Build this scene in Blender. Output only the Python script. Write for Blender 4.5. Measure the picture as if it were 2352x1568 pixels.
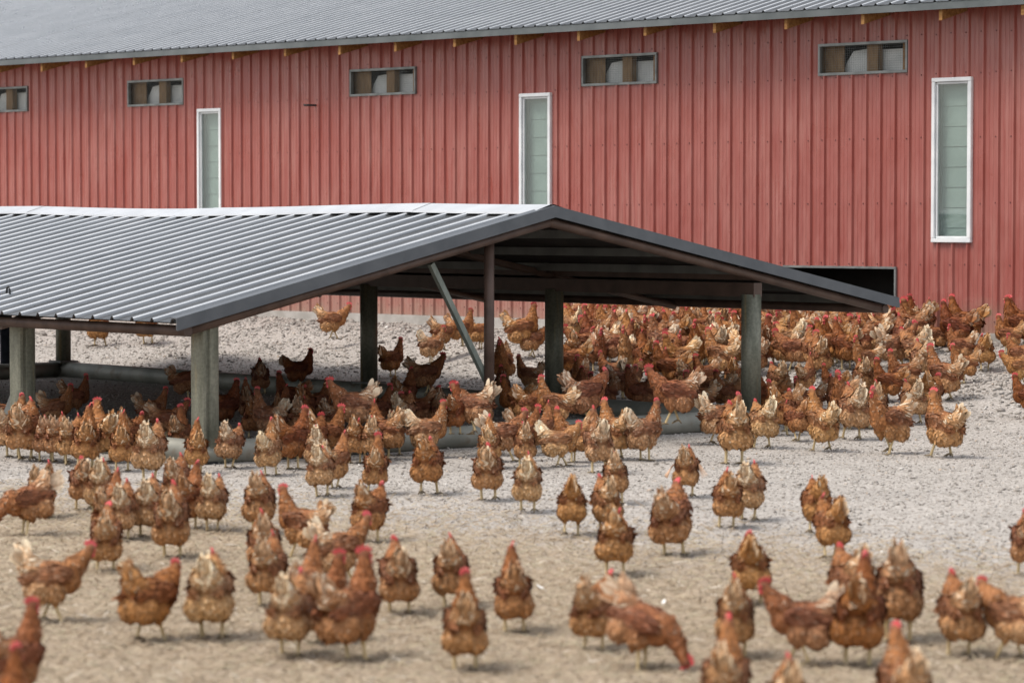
import bpy, bmesh, math, random
import numpy as np
from mathutils import Vector, Matrix, noise, Euler

for o in list(bpy.data.objects):
    bpy.data.objects.remove(o)
scene = bpy.context.scene
col = scene.collection
R = math.radians

# ------------------------------------------------------------------ camera
F_PX, CAM_H = 6773.0, 1.82          # focal length in units of a 2352 px wide picture; eye height
PITCH = math.atan(280 / F_PX)
cam = bpy.data.cameras.new('camera')
cam.sensor_width = 36.0
cam.lens = F_PX / 2352 * 36
cam.clip_end = 400
cam.dof.use_dof = True
cam.dof.focus_distance = 27.5
cam.dof.aperture_fstop = 3.1
cam_o = bpy.data.objects.new('camera', cam)
cam_o.location = (0, 0, CAM_H)
cam_o.rotation_euler = (R(90) - PITCH, 0, 0)
col.objects.link(cam_o)
scene.camera = cam_o

# ------------------------------------------------------------------ sky, sun, exposure
SUN_EL, SUN_AZ = R(58), R(200)      # azimuth measured from +X, counter-clockwise
world = bpy.data.worlds.new('World')
scene.world = world
world.use_nodes = True
wn = world.node_tree.nodes
wl = world.node_tree.links
sky = wn.new('ShaderNodeTexSky')
sky.sky_type = 'NISHITA'
sky.sun_disc = False
sky.sun_elevation = SUN_EL
sky.sun_rotation = R(90) - SUN_AZ
sky.dust_density = 3.0
sky.air_density = 1.0
sky.ozone_density = 0.6
wl.new(sky.outputs[0], wn['Background'].inputs['Color'])
wn['Background'].inputs['Strength'].default_value = 0.05
veil = wn.new('ShaderNodeBackground')          # even high cloud over the whole sky
veil.inputs['Color'].default_value = (0.965, 0.985, 1.0, 1)
veil.inputs['Strength'].default_value = 0.49
both = wn.new('ShaderNodeAddShader')
wl.new(wn['Background'].outputs[0], both.inputs[0])
wl.new(veil.outputs[0], both.inputs[1])
wl.new(both.outputs[0], wn['World Output'].inputs['Surface'])
sun = bpy.data.lights.new('sun', 'SUN')
sun.energy = 2.0
sun.angle = R(25)
sun.color = (1.0, 0.945, 0.87)
sun_o = bpy.data.objects.new('sun', sun)
sd = Vector((math.cos(SUN_EL) * math.cos(SUN_AZ), math.cos(SUN_EL) * math.sin(SUN_AZ), math.sin(SUN_EL)))
sun_o.rotation_euler = (-sd).to_track_quat('-Z', 'Y').to_euler()
sun_o.location = sd * 60
col.objects.link(sun_o)
scene.view_settings.view_transform = 'Standard'
scene.view_settings.look = 'None'
scene.view_settings.gamma = 1.0
scene.view_settings.exposure = 0.58
scene.cycles.max_bounces = 6
scene.cycles.diffuse_bounces = 2
scene.cycles.glossy_bounces = 3
scene.cycles.transmission_bounces = 2
scene.cycles.transparent_max_bounces = 8
scene.cycles.caustics_reflective = False
scene.cycles.caustics_refractive = False

# ------------------------------------------------------------------ helpers
CP, SP = math.cos(PITCH), math.sin(PITCH)

def ray(x, y):
    a = (x - 1176) / F_PX
    b = (784 - y) / F_PX
    return np.array([a, CP + b * SP, -SP + b * CP])

def proj(p):
    z = p[2] - CAM_H
    fw = p[1] * CP - z * SP
    return 1176 + F_PX * p[0] / fw, 784 - F_PX * (p[1] * SP + z * CP) / fw

BARN_P = np.array([4.941, 31.85])
BD = np.array([-0.7224, 0.69147])       # along the barn wall, to the left and away
BN = np.array([0.69147, 0.7224])        # into the barn
SH_L = np.array([-2.432, 21.60])        # near left eave corner of the shelter
E1 = np.array([-0.64888, 0.76089])      # along the shelter's ridge, away
E2 = np.array([0.76089, 0.64888])       # across its gable, to the right

def ground_z(x, y):
    q = (BARN_P[0] - x) * BN[0] + (BARN_P[1] - y) * BN[1]
    t = np.clip((4.75 - q) / 4.6, 0, 1)
    z = 0.50 * (t * t * (3 - 2 * t) * 0.45 + t * 0.55)
    u = np.clip((4.9 - q) / 1.5, 0, 1)
    z = z + u * 0.018 * (np.sin(x * 2.3 + y * 1.7) + np.sin(x * 4.1 - y * 3.3))
    return z

def on_ground(x, y, lift=0.0):
    r = ray(x, y)
    t = (lift - CAM_H) / r[2]
    for _ in range(40):
        p = r * t
        t += ((ground_z(p[0], p[1]) + lift - CAM_H) / r[2] - t) * 0.5
    p = r * t
    return float(p[0]), float(p[1]), float(p[2] + CAM_H)

def tag(o, label=None, cat=None, group=None, kind=None):
    if label: o['label'] = label
    if cat: o['category'] = cat
    if group: o['group'] = group
    if kind: o['kind'] = kind
    return o

def link(o, parent=None):
    col.objects.link(o)
    if parent is not None:
        o.parent = parent
    return o

def empty(name, loc=(0, 0, 0), rz=0.0):
    o = bpy.data.objects.new(name, None)
    o.empty_display_size = 0.1
    o.location = loc
    o.rotation_euler = (0, 0, rz)
    return link(o)

def mesh_obj(name, verts, faces, mat, parent=None, smooth=False):
    me = bpy.data.meshes.new(name)
    me.from_pydata([tuple(v) for v in verts], [], faces)
    me.update()
    if mat: me.materials.append(mat)
    if smooth:
        me.polygons.foreach_set('use_smooth', [True] * len(me.polygons))
    return link(bpy.data.objects.new(name, me), parent)

def inst(name, me, parent=None, loc=(0, 0, 0), rot=(0, 0, 0)):
    o = bpy.data.objects.new(name, me)
    o.location = loc
    o.rotation_euler = rot
    return link(o, parent)

class MB:
    def __init__(s): s.v = []; s.f = []
    def add(s, v, f):
        n = len(s.v)
        s.v += [tuple(p) for p in v]
        s.f += [tuple(i + n for i in q) for q in f]
        return s
    def box(s, x0, x1, y0, y1, z0, z1):
        v = [(x0, y0, z0), (x1, y0, z0), (x1, y1, z0), (x0, y1, z0), (x0, y0, z1), (x1, y0, z1), (x1, y1, z1), (x0, y1, z1)]
        return s.add(v, [(3, 2, 1, 0), (4, 5, 6, 7), (0, 1, 5, 4), (1, 2, 6, 5), (2, 3, 7, 6), (3, 0, 4, 7)])
    def bar(s, a, b, w, h, up=(0, 0, 1)):
        a, b = Vector(a), Vector(b)
        d = (b - a).normalized()
        sx = d.cross(Vector(up)).normalized() * (w / 2)
        sz = sx.cross(d).normalized() * (h / 2)
        v = [a - sx - sz, a + sx - sz, a + sx + sz, a - sx + sz, b - sx - sz, b + sx - sz, b + sx + sz, b - sx + sz]
        return s.add(v, [(3, 2, 1, 0), (4, 5, 6, 7), (0, 1, 5, 4), (1, 2, 6, 5), (2, 3, 7, 6), (3, 0, 4, 7)])
    def tube(s, pts, rad, n=16, cap=True):
        pts = [Vector(p) for p in pts]
        if not isinstance(rad, (list, tuple)): rad = [rad] * len(pts)
        rings = []
        for i, p in enumerate(pts):
            d = (pts[min(i + 1, len(pts) - 1)] - pts[max(i - 1, 0)]).normalized()
            a = Vector((0, 0, 1)) if abs(d.z) < 0.9 else Vector((0, 1, 0))
            u = d.cross(a).normalized(); w = u.cross(d)
            rings.append([p + (u * math.cos(2 * math.pi * k / n) + w * math.sin(2 * math.pi * k / n)) * rad[i] for k in range(n)])
        v = [q for r in rings for q in r]
        f = []
        for i in range(len(pts) - 1):
            for k in range(n):
                f.append((i * n + k, i * n + (k + 1) % n, (i + 1) * n + (k + 1) % n, (i + 1) * n + k))
        if cap:
            f.append(tuple(range(n))[::-1]); f.append(tuple((len(pts) - 1) * n + k for k in range(n)))
        return s.add(v, f)
    def build(s, name, mat, parent=None, smooth=False, bevel=0.0):
        o = mesh_obj(name, s.v, s.f, mat, parent, False)
        if smooth:
            me = o.data
            me.polygons.foreach_set('use_smooth', [len(p.vertices) == 4 for p in me.polygons])
        if bevel:
            bm = bmesh.new(); bm.from_mesh(o.data)
            bmesh.ops.bevel(bm, geom=bm.edges[:], offset=bevel, segments=2, affect='EDGES')
            bm.to_mesh(o.data); bm.free()
        return o

# ------------------------------------------------------------------ materials
class NT:
    def __init__(s, name):
        s.m = bpy.data.materials.new(name); s.m.use_nodes = True
        s.t = s.m.node_tree; s.b = s.t.nodes['Principled BSDF']; s.out = s.t.nodes['Material Output']
    def n(s, typ, **k):
        o = s.t.nodes.new(typ)
        for a, b in k.items():
            if hasattr(o, a): setattr(o, a, b)
        return o
    def l(s, a, b): s.t.links.new(a, b)
    def coord(s, kind='Object', scale=(1, 1, 1), rot=(0, 0, 0)):
        tc = s.n('ShaderNodeTexCoord'); mp = s.n('ShaderNodeMapping')
        mp.inputs['Scale'].default_value = scale; mp.inputs['Rotation'].default_value = rot
        s.l(tc.outputs[kind], mp.inputs['Vector']); return mp.outputs[0]
    def world(s, scale=(1, 1, 1), rot=(0, 0, 0)):
        g = s.n('ShaderNodeNewGeometry'); mp = s.n('ShaderNodeMapping')
        mp.inputs['Scale'].default_value = scale; mp.inputs['Rotation'].default_value = rot
        s.l(g.outputs['Position'], mp.inputs['Vector']); return mp.outputs[0]
    def noise(s, vec, scale, detail=4, rough=0.55):
        o = s.n('ShaderNodeTexNoise'); o.inputs['Scale'].default_value = scale
        o.inputs['Detail'].default_value = detail; o.inputs['Roughness'].default_value = rough
        s.l(vec, o.inputs['Vector']); return o.outputs[0]
    def ramp(s, val, stops):
        o = s.n('ShaderNodeValToRGB'); e = o.color_ramp.elements
        while len(e) < len(stops): e.new(0.5)
        for el, (p, c) in zip(e, stops):
            el.position = p; el.color = (*c, 1) if len(c) == 3 else c
        s.l(val, o.inputs[0]); return o.outputs[0]
    def mix(s, fac, a, b, mode='MIX'):
        o = s.n('ShaderNodeMix', data_type='RGBA', blend_type=mode)
        for i, v in ((0, fac), (6, a), (7, b)):
            if hasattr(v, 'links') or hasattr(v, 'is_linked'): s.l(v, o.inputs[i])
            elif i == 0: o.inputs[0].default_value = v
            else: o.inputs[i].default_value = (*v, 1)
        return o.outputs[2]
    def math(s, op, a, b=0.0, clamp=False):
        o = s.n('ShaderNodeMath', operation=op); o.use_clamp = clamp
        for i, v in ((0, a), (1, b)):
            if hasattr(v, 'is_linked'): s.l(v, o.inputs[i])
            else: o.inputs[i].default_value = v
        return o.outputs[0]
    def base(s, v):
        if hasattr(v, 'is_linked'): s.l(v, s.b.inputs['Base Color'])
        else: s.b.inputs['Base Color'].default_value = (*v, 1)
    def set(s, rough=None, metal=None, spec=None):
        for k, v in (('Roughness', rough), ('Metallic', metal), ('Specular IOR Level', spec)):
            if v is None: continue
            if hasattr(v, 'is_linked'): s.l(v, s.b.inputs[k])
            else: s.b.inputs[k].default_value = v
    def bump(s, h, strength=0.3, dist=0.01):
        o = s.n('ShaderNodeBump'); o.inputs['Strength'].default_value = strength; o.inputs['Distance'].default_value = dist
        s.l(h, o.inputs['Height']); s.l(o.outputs[0], s.b.inputs['Normal'])

def simple(name, c0, c1, scale=6, rough=0.6, metal=0.0, spec=0.4, stretch=(1, 1, 1), bump=0.0, lo=0.35, hi=0.65):
    m = NT(name); v = m.coord('Object', stretch)
    nz = m.noise(v, scale, 5)
    m.base(m.ramp(nz, [(lo, c0), (hi, c1)])); m.set(rough, metal, spec)
    if bump: m.bump(m.noise(v, scale * 4, 4), bump, 0.004)
    return m.m

M = {}
# painted red steel siding, slightly chalked in vertical patches
m = NT('red_siding')
v = m.coord('Object', (1.2, 1, 0.55))
streak = m.noise(m.coord('Object', (9, 1, 0.5)), 2.0, 5, 0.6)
patch = m.noise(v, 1.1, 3, 0.5)
fade = m.math('MULTIPLY', m.ramp(streak, [(0.35, (0, 0, 0)), (0.75, (1, 1, 1))]), m.ramp(patch, [(0.35, (0.15,) * 3), (0.7, (1, 1, 1))]))
fade = m.math('MULTIPLY', fade, 0.75)
red = m.mix(fade, (0.315, 0.078, 0.061), (0.50, 0.245, 0.205))
dirt = m.ramp(m.noise(m.coord('Object', (14, 1, 0.7)), 3.0, 6, 0.7), [(0.55, (0, 0, 0)), (0.85, (0.45,) * 3)])
sz = m.n('ShaderNodeSeparateXYZ'); m.l(m.coord('Object'), sz.inputs[0])
splash = m.math('SUBTRACT', m.math('ADD', m.math('MULTIPLY', m.noise(m.coord('Object', (1, 1, 1)), 5, 5, 0.7), 0.75), 0.62), sz.outputs[2])
red = m.mix(dirt, red, (0.22, 0.065, 0.05))
m.base(m.mix(m.math('MULTIPLY', splash, 1.6, True), red, (0.36, 0.26, 0.20)))
m.set(m.ramp(m.noise(v, 3.0, 3), [(0.3, (0.24,) * 3), (0.7, (0.40,) * 3)]), 0.0, 0.6)
m.bump(m.noise(m.coord('Object', (2.2, 1, 0.55)), 2.4, 2), 0.8, 0.04)
M['red'] = m.m
# grey coated roof steel
m = NT('roof_steel')
v = m.coord('Object', (1, 1, 1))
m.base(m.ramp(m.noise(v, 1.3, 5), [(0.3, (0.26, 0.27, 0.28)), (0.7, (0.345, 0.352, 0.36))]))
m.set(m.ramp(m.noise(v, 5, 3), [(0.3, (0.26,) * 3), (0.7, (0.36,) * 3)]), 0.75, 0.4)
m.b.inputs['Specular Tint'].default_value = (0.12, 0.125, 0.13, 1)
m.bump(m.noise(v, 1.6, 2), 0.12, 0.02)
M['roof'] = m.m
m = NT('glint_steel')  # brighter steel for rib edges, the glint put into its colour
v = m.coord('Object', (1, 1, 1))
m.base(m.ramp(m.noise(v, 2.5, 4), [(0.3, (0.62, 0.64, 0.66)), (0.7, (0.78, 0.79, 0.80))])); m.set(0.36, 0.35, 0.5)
M['rib_glint'] = m.m
M['cap'] = simple('ridge_steel', (0.50, 0.51, 0.52), (0.60, 0.61, 0.62), 3, 0.34, 0.35, 0.5)
M['trim'] = simple('gable_trim', (0.07, 0.075, 0.083), (0.095, 0.10, 0.108), 4, 0.38, 0.25, 0.5)
M['fascia'] = simple('fascia_metal', (0.10, 0.113, 0.115), (0.15, 0.163, 0.165), 3, 0.45, 0.3, 0.5)
M['brownpipe'] = simple('brown_pipe', (0.060, 0.036, 0.027), (0.105, 0.066, 0.050), 5, 0.5, 0.1, 0.4, bump=0.1)
m = NT('galvanised')
v = m.coord('Object', (6, 6, 1.2))
a = m.ramp(m.noise(v, 2.2, 5), [(0.30, (0.105, 0.108, 0.078)), (0.62, (0.20, 0.198, 0.152))])
b = m.ramp(m.noise(m.coord('Object', (9, 9, 0.8)), 1.7, 4), [(0.58, (0, 0, 0)), (0.72, (0.6,) * 3)])
a = m.mix(b, a, (0.30, 0.22, 0.10))
c = m.ramp(m.noise(m.coord('Object', (1, 1, 1)), 46, 2), [(0.4, (0.86,) * 3), (0.6, (1.1,) * 3)])
m.base(m.mix(1.0, a, c, 'MULTIPLY')); m.set(0.50, 0.30, 0.45)
M['galv'] = m.m
m = NT('skid_pipe_steel')
v = m.world()
a = m.ramp(m.noise(v, 3.2, 5), [(0.35, (0.205, 0.21, 0.18)), (0.65, (0.33, 0.32, 0.275))])
b = m.ramp(m.noise(v, 9, 5), [(0.56, (0, 0, 0)), (0.75, (0.7,) * 3)])
m.base(m.mix(b, a, (0.20, 0.15, 0.105))); m.set(0.58, 0.2, 0.4); m.bump(m.noise(v, 30, 3), 0.12, 0.004)
M['skid'] = m.m
M['purlin'] = simple('purlin_steel', (0.11, 0.115, 0.11), (0.17, 0.175, 0.165), 4, 0.55, 0.2)
M['brace'] = simple('brace_steel', (0.14, 0.165, 0.145), (0.23, 0.255, 0.225), 5, 0.55, 0.2, stretch=(4, 4, 1))
M['wood'] = simple('rafter_wood', (0.20, 0.095, 0.030), (0.36, 0.19, 0.070), 5, 0.75, 0, 0.2, stretch=(1, 6, 6))
M['soffit'] = simple('sheathing_wood', (0.13, 0.065, 0.03), (0.22, 0.12, 0.06), 4, 0.8, 0, 0.2)
M['white'] = simple('white_vinyl', (0.70, 0.72, 0.73), (0.82, 0.83, 0.83), 5, 0.45)
M['ventframe'] = simple('vent_metal', (0.16, 0.17, 0.165), (0.27, 0.28, 0.27), 7, 0.45, 0.4)
M['pale'] = simple('pale_panel', (0.55, 0.57, 0.55), (0.70, 0.71, 0.68), 4, 0.7)
M['board'] = simple('lap_board', (0.39, 0.455, 0.435), (0.48, 0.545, 0.52), 3, 0.6)
M['stud'] = simple('brown_stud', (0.16, 0.095, 0.045), (0.26, 0.165, 0.08), 6, 0.8, stretch=(6, 6, 1))
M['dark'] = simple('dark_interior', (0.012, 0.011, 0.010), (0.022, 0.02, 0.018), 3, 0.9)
M['black'] = simple('black_iron', (0.012, 0.012, 0.012), (0.03, 0.03, 0.03), 9, 0.5)
M['screw'] = simple('screw_head', (0.10, 0.035, 0.032), (0.24, 0.10, 0.09), 40, 0.5)
M['concrete'] = simple('concrete_sill', (0.34, 0.315, 0.285), (0.46, 0.43, 0.40), 6, 0.9, bump=0.3)
m = NT('window_glass')
tr = m.n('ShaderNodeBsdfTransparent'); tr.inputs[0].default_value = (0.90, 0.94, 0.92, 1)
gl = m.n('ShaderNodeBsdfGlossy'); gl.inputs['Roughness'].default_value = 0.03
fr = m.n('ShaderNodeLayerWeight'); fr.inputs[0].default_value = 0.5
mx = m.n('ShaderNodeMixShader')
m.l(m.math('ADD', m.math('POWER', fr.outputs[1], 3.0), 0.08, True), mx.inputs[0]); m.l(tr.outputs[0], mx.inputs[1]); m.l(gl.outputs[0], mx.inputs[2])
m.l(mx.outputs[0], m.out.inputs[0]); M['glass'] = m.m

# ground: pale crushed gravel, running out into dry straw-littered dirt in front
m = NT('yard_ground')
w = m.world()
vo = m.n('ShaderNodeTexVoronoi'); vo.inputs['Scale'].default_value = 62; m.l(w, vo.inputs['Vector'])
cell = m.n('ShaderNodeSeparateColor'); m.l(vo.outputs['Color'], cell.inputs[0])
gr = m.ramp(cell.outputs[0], [(0.0, (0.20, 0.175, 0.15)), (0.25, (0.345, 0.312, 0.28)), (0.7, (0.42, 0.385, 0.35)), (1.0, (0.54, 0.505, 0.465))])
gr = m.mix(0.8, gr, m.ramp(m.noise(w, 1.1, 4), [(0.3, (0.86,) * 3), (0.7, (1.08,) * 3)]), 'MULTIPLY')
stn = m.noise(w, 14, 6, 0.8)
st = m.ramp(stn, [(0.30, (0.155, 0.12, 0.09)), (0.44, (0.30, 0.235, 0.172)), (0.57, (0.41, 0.33, 0.248)), (0.74, (0.60, 0.525, 0.44))])
grn = m.ramp(m.noise(w, 2.6, 4), [(0.55, (0, 0, 0)), (0.8, (0.22,) * 3)])
st = m.mix(grn, st, (0.34, 0.30, 0.18))
sx = m.n('ShaderNodeSeparateXYZ'); m.l(w, sx.inputs[0])
edge = m.math('ADD', sx.outputs[1], m.math('MULTIPLY', m.noise(w, 0.9, 4, 0.65), 3.0))
edge = m.math('ADD', edge, m.math('MULTIPLY', sx.outputs[0], 0.72))
fac = m.ramp(m.math('DIVIDE', m.math('SUBTRACT', edge, 16.3), 3.6, True), [(0.1, (1, 1, 1)), (0.9, (0, 0, 0))])
m.base(m.mix(fac, gr, st)); m.set(0.95, 0, 0.15)
m.bump(m.noise(w, 55, 4, 0.7), 0.45, 0.010)
M['ground'] = m.m

def stone_mat(name, stops):
    m = NT(name)
    at = m.n('ShaderNodeAttribute'); at.attribute_name = 'tone'
    c = m.ramp(at.outputs['Fac'], stops)
    m.base(m.mix(0.7, c, m.ramp(m.noise(m.world(), 70, 3), [(0.3, (0.75,) * 3), (0.7, (1.15,) * 3)]), 'MULTIPLY'))
    m.set(0.9, 0, 0.2); return m.m
M['stone'] = stone_mat('gravel_stone', [(0.0, (0.16, 0.14, 0.125)), (0.15, (0.285, 0.255, 0.228)), (0.5, (0.395, 0.362, 0.328)), (0.8, (0.475, 0.44, 0.402)), (0.94, (0.50, 0.39, 0.30)), (1.0, (0.66, 0.63, 0.59))])
M['straw'] = stone_mat('dry_straw', [(0.0, (0.22, 0.15, 0.08)), (0.35, (0.33, 0.255, 0.175)), (0.7, (0.48, 0.39, 0.29)), (0.93, (0.37, 0.335, 0.22)), (1.0, (0.70, 0.62, 0.52))])

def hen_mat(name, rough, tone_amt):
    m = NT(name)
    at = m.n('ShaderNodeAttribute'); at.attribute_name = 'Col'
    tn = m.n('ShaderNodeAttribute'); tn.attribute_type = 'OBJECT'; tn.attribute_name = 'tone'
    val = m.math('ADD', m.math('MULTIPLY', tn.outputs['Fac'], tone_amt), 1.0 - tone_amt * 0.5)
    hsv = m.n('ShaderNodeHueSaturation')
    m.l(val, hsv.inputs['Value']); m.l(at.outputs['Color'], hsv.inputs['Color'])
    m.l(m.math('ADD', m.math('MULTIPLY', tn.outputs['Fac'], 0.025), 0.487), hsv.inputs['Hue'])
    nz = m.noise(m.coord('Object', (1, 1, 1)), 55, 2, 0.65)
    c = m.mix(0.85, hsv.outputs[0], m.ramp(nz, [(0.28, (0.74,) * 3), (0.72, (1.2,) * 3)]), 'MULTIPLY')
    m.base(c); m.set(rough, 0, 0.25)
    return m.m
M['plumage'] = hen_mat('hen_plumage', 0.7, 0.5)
M['comb'] = simple('hen_comb', (0.54, 0.060, 0.062), (0.67, 0.115, 0.115), 30, 0.5, 0, 0.4)
M['beak'] = simple('hen_beak', (0.50, 0.33, 0.17), (0.62, 0.45, 0.26), 30, 0.5)
M['leg'] = simple('hen_leg', (0.46, 0.33, 0.15), (0.62, 0.49, 0.28), 30, 0.6, lo=0.3, hi=0.6)
M['foot'] = simple('hen_foot', (0.07, 0.055, 0.045), (0.34, 0.26, 0.15), 30, 0.7)
M['denim'] = simple('dark_denim', (0.012, 0.016, 0.028), (0.022, 0.028, 0.045), 20, 0.85)
M['jacket'] = simple('dark_jacket', (0.02, 0.018, 0.016), (0.035, 0.03, 0.027), 14, 0.85)
M['skin'] = simple('skin', (0.50, 0.29, 0.20), (0.56, 0.34, 0.24), 20, 0.6)
M['hair'] = simple('hair', (0.05, 0.03, 0.02), (0.08, 0.05, 0.03), 30, 0.7)
M['undershade'] = simple('roof_undershade', (0.022, 0.019, 0.017), (0.04, 0.034, 0.03), 4, 0.9, 0, 0.2)  # shade below the roof, put into the board colour
M['downy'] = simple('white_down', (0.70, 0.68, 0.64), (0.80, 0.78, 0.75), 20, 0.8)

# ------------------------------------------------------------------ barn (local x = along the wall, y = outwards, z = up)
barn = empty('barn', (BARN_P[0], BARN_P[1], 0), math.atan2(BD[1], BD[0]))
tag(barn, 'long red metal barn with grey ribbed roof and wooden rafter ends', 'barn')
RIB, S0, S1 = 0.195, -3.9, 33.15
WZ0, WZ1 = 0.60, 4.20
VENTS = [(16.66, 17.86, 3.415, 3.760), (13.12, 14.32, 3.417, 3.760), (8.53, 9.735, 3.430, 3.757), (4.46, 5.64, 3.435, 3.777), (0.83, 2.04, 3.440, 3.773)]
TALLS = [(12.31, 12.81, 1.57, 3.337), (6.16, 6.685, 1.57, 3.366), (-0.035, 0.485, 1.57, 3.353)]
DOOR = (0.972, 2.535, 0.62, 1.287)
HOLES = VENTS + TALLS + [DOOR]
# profile over one rib pitch: (offset, height)
PROF = [(0.000, 0.0), (0.012, 0.028), (0.030, 0.028), (0.044, 0.0), (0.084, 0.0), (0.090, 0.0035), (0.097, 0.0), (0.135, 0.0), (0.141, 0.0035), (0.148, 0.0)]

def prof_h(s, k=1.0):
    u = (s - S0) % RIB
    p = PROF + [(RIB, 0.0)]
    for (a, ha), (b, hb) in zip(p, p[1:]):
        if a - 1e-9 <= u <= b + 1e-9:
            return (ha + (hb - ha) * (u - a) / (b - a)) * k
    return 0.0

rnd = random.Random(4)
npan = int(round((S1 - S0) / (RIB * 5)))
for i in range(npan):
    a, b = S0 + i * RIB * 5, S0 + (i + 1) * RIB * 5
    xs = sorted(set([round(a + j * RIB + o, 5) for j in range(5) for o, _ in PROF] + [round(b, 5)] +
                    [e for h in HOLES for e in h[:2] if a < e < b]))
    mb = MB()
    off = 0.001 * (i % 2)
    for x0, x1 in zip(xs, xs[1:]):
        if x1 - x0 < 1e-5: continue
        mid = (x0 + x1) / 2
        cuts = sorted([(h[2], h[3]) for h in HOLES if h[0] < mid < h[1]])
        z = WZ0
        spans = []
        for c0, c1 in cuts:
            if c0 > z: spans.append((z, c0))
            z = max(z, c1)
        if z < WZ1: spans.append((z, WZ1))
        y0, y1 = prof_h(x0 + 1e-6) + off, prof_h(x1 - 1e-6) + off
        for z0, z1 in spans:
            mb.add([(x0, y0, z0), (x1, y1, z0), (x1, y1, z1), (x0, y0, z1)], [(3, 2, 1, 0)])
    mb.build('wall_panel', M['red'], barn)

# rows of screws
scr = MB()
hexa = [(math.cos(k * math.pi / 3), math.sin(k * math.pi / 3)) for k in range(6)]
for zr in (0.72, 1.33, 1.997, 2.71, 3.40, 3.83):
    nk = int((S1 - S0) / RIB)
    for k in range(nk):
        s = S0 + k * RIB + 0.064
        if s > 18.2 or any(h[0] - 0.04 < s < h[1] + 0.04 and h[2] - 0.04 < zr < h[3] + 0.04 for h in HOLES): continue
        zz = zr + rnd.uniform(-0.006, 0.006)
        v = [(s + 0.008 * a, 0.001, zz + 0.008 * b) for a, b in hexa] + [(s + 0.006 * a, 0.009, zz + 0.006 * b) for a, b in hexa]
        scr.add(v, [tuple(range(6, 12))] + [(j, (j + 1) % 6, 6 + (j + 1) % 6, 6 + j) for j in range(6)])
tag(scr.build('screw', M['screw'], barn), kind='stuff')

# other walls, floor sill
def roofz0(y): return 4.10 + (0.52 - y) * 0.26
MB().box(S0 - 0.1, S0, -18, -0.01, 0.3, 4.15).build('end_wall', M['red'], barn)
MB().box(S1, S1 + 0.1, -18, -0.01, 0.3, 4.15).build('end_wall', M['red'], barn)
for se in (S0 - .05, S1 + .05):
    MB().add([(se - .04, .0, 4.16), (se - .04, -18, 4.16), (se - .04, -9, roofz0(-9)), (se + .04, .0, 4.16), (se + .04, -18, 4.16), (se + .04, -9, roofz0(-9))],
             [(0, 1, 2), (5, 4, 3), (0, 2, 5, 3), (2, 1, 4, 5), (1, 0, 3, 4)]).build('gable_wall', M['red'], barn)
MB().box(S0, S1, -18.1, -18, 0.3, 4.15).build('back_wall', M['red'], barn)
MB().box(S0, S1, -17.9, -0.3, 0.50, 0.56).build('barn_floor', M['concrete'], barn)
MB().box(S0 - 0.1, S1 + 0.1, -0.2, 0.075, 0.25, 0.598).build('concrete_sill', M['concrete'], barn, bevel=0.012)
# inner lining behind the siding so the inside stays dark
# roof
TP = 0.26
RPROF = [(0.0, 0.0), (0.008, 0.014), (0.015, 0.020), (0.030, 0.020), (0.042, 0.0), (0.110, 0.0), (0.114, 0.003), (0.119, 0.0)]
OV = 0.52
ZE = 4.135
def roofz(y): return ZE + (OV - y) * TP
for i in range(npan + 2):
    a = S0 - 0.5 + i * RIB * 5
    mb = MB()
    xs = [a + j * RIB + o for j in range(5) for o, _ in PROF] + [a + 5 * RIB]
    xs = [a + j * RIB + o for j in range(5) for o, _ in RPROF] + [a + 5 * RIB]
    hs = [h for _ in range(5) for _, h in RPROF] + [0.0]
    v = []
    off = 0.0012 * (i % 2)
    for x, h in zip(xs, hs):
        v += [(x, OV, roofz(OV) + h + off), (x, -9.0, roofz(-9.0) + h + off)]
    mb.add(v, [(2 * k, 2 * k + 2, 2 * k + 3, 2 * k + 1) for k in range(len(xs) - 1)])
    o = mb.build('roof_sheet', M['roof'], barn)
    o.data.materials.append(M['rib_glint'])  # second slot: painted glint on the rib chamfers
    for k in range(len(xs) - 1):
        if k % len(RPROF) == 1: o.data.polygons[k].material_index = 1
mb = MB()
mb.add([(S0 - .5, -9.0, roofz(-9) - .01), (S1 + .9, -9.0, roofz(-9) - .01), (S1 + .9, -18.5, roofz(-9) - 9.5 * TP), (S0 - .5, -18.5, roofz(-9) - 9.5 * TP)], [(0, 1, 2, 3)])
mb.build('back_roof', M['roof'], barn)
mb = MB()
zc = roofz(-9)
mb.add([(S0 - .5, -8.8, zc + .0), (S1 + .9, -8.8, zc + .0), (S1 + .9, -9.0, zc + .07), (S0 - .5, -9.0, zc + .07), (S1 + .9, -9.2, zc), (S0 - .5, -9.2, zc)], [(0, 1, 2, 3), (3, 2, 4, 5)])
mb.build('ridge_cap', M['cap'], barn)
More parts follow.
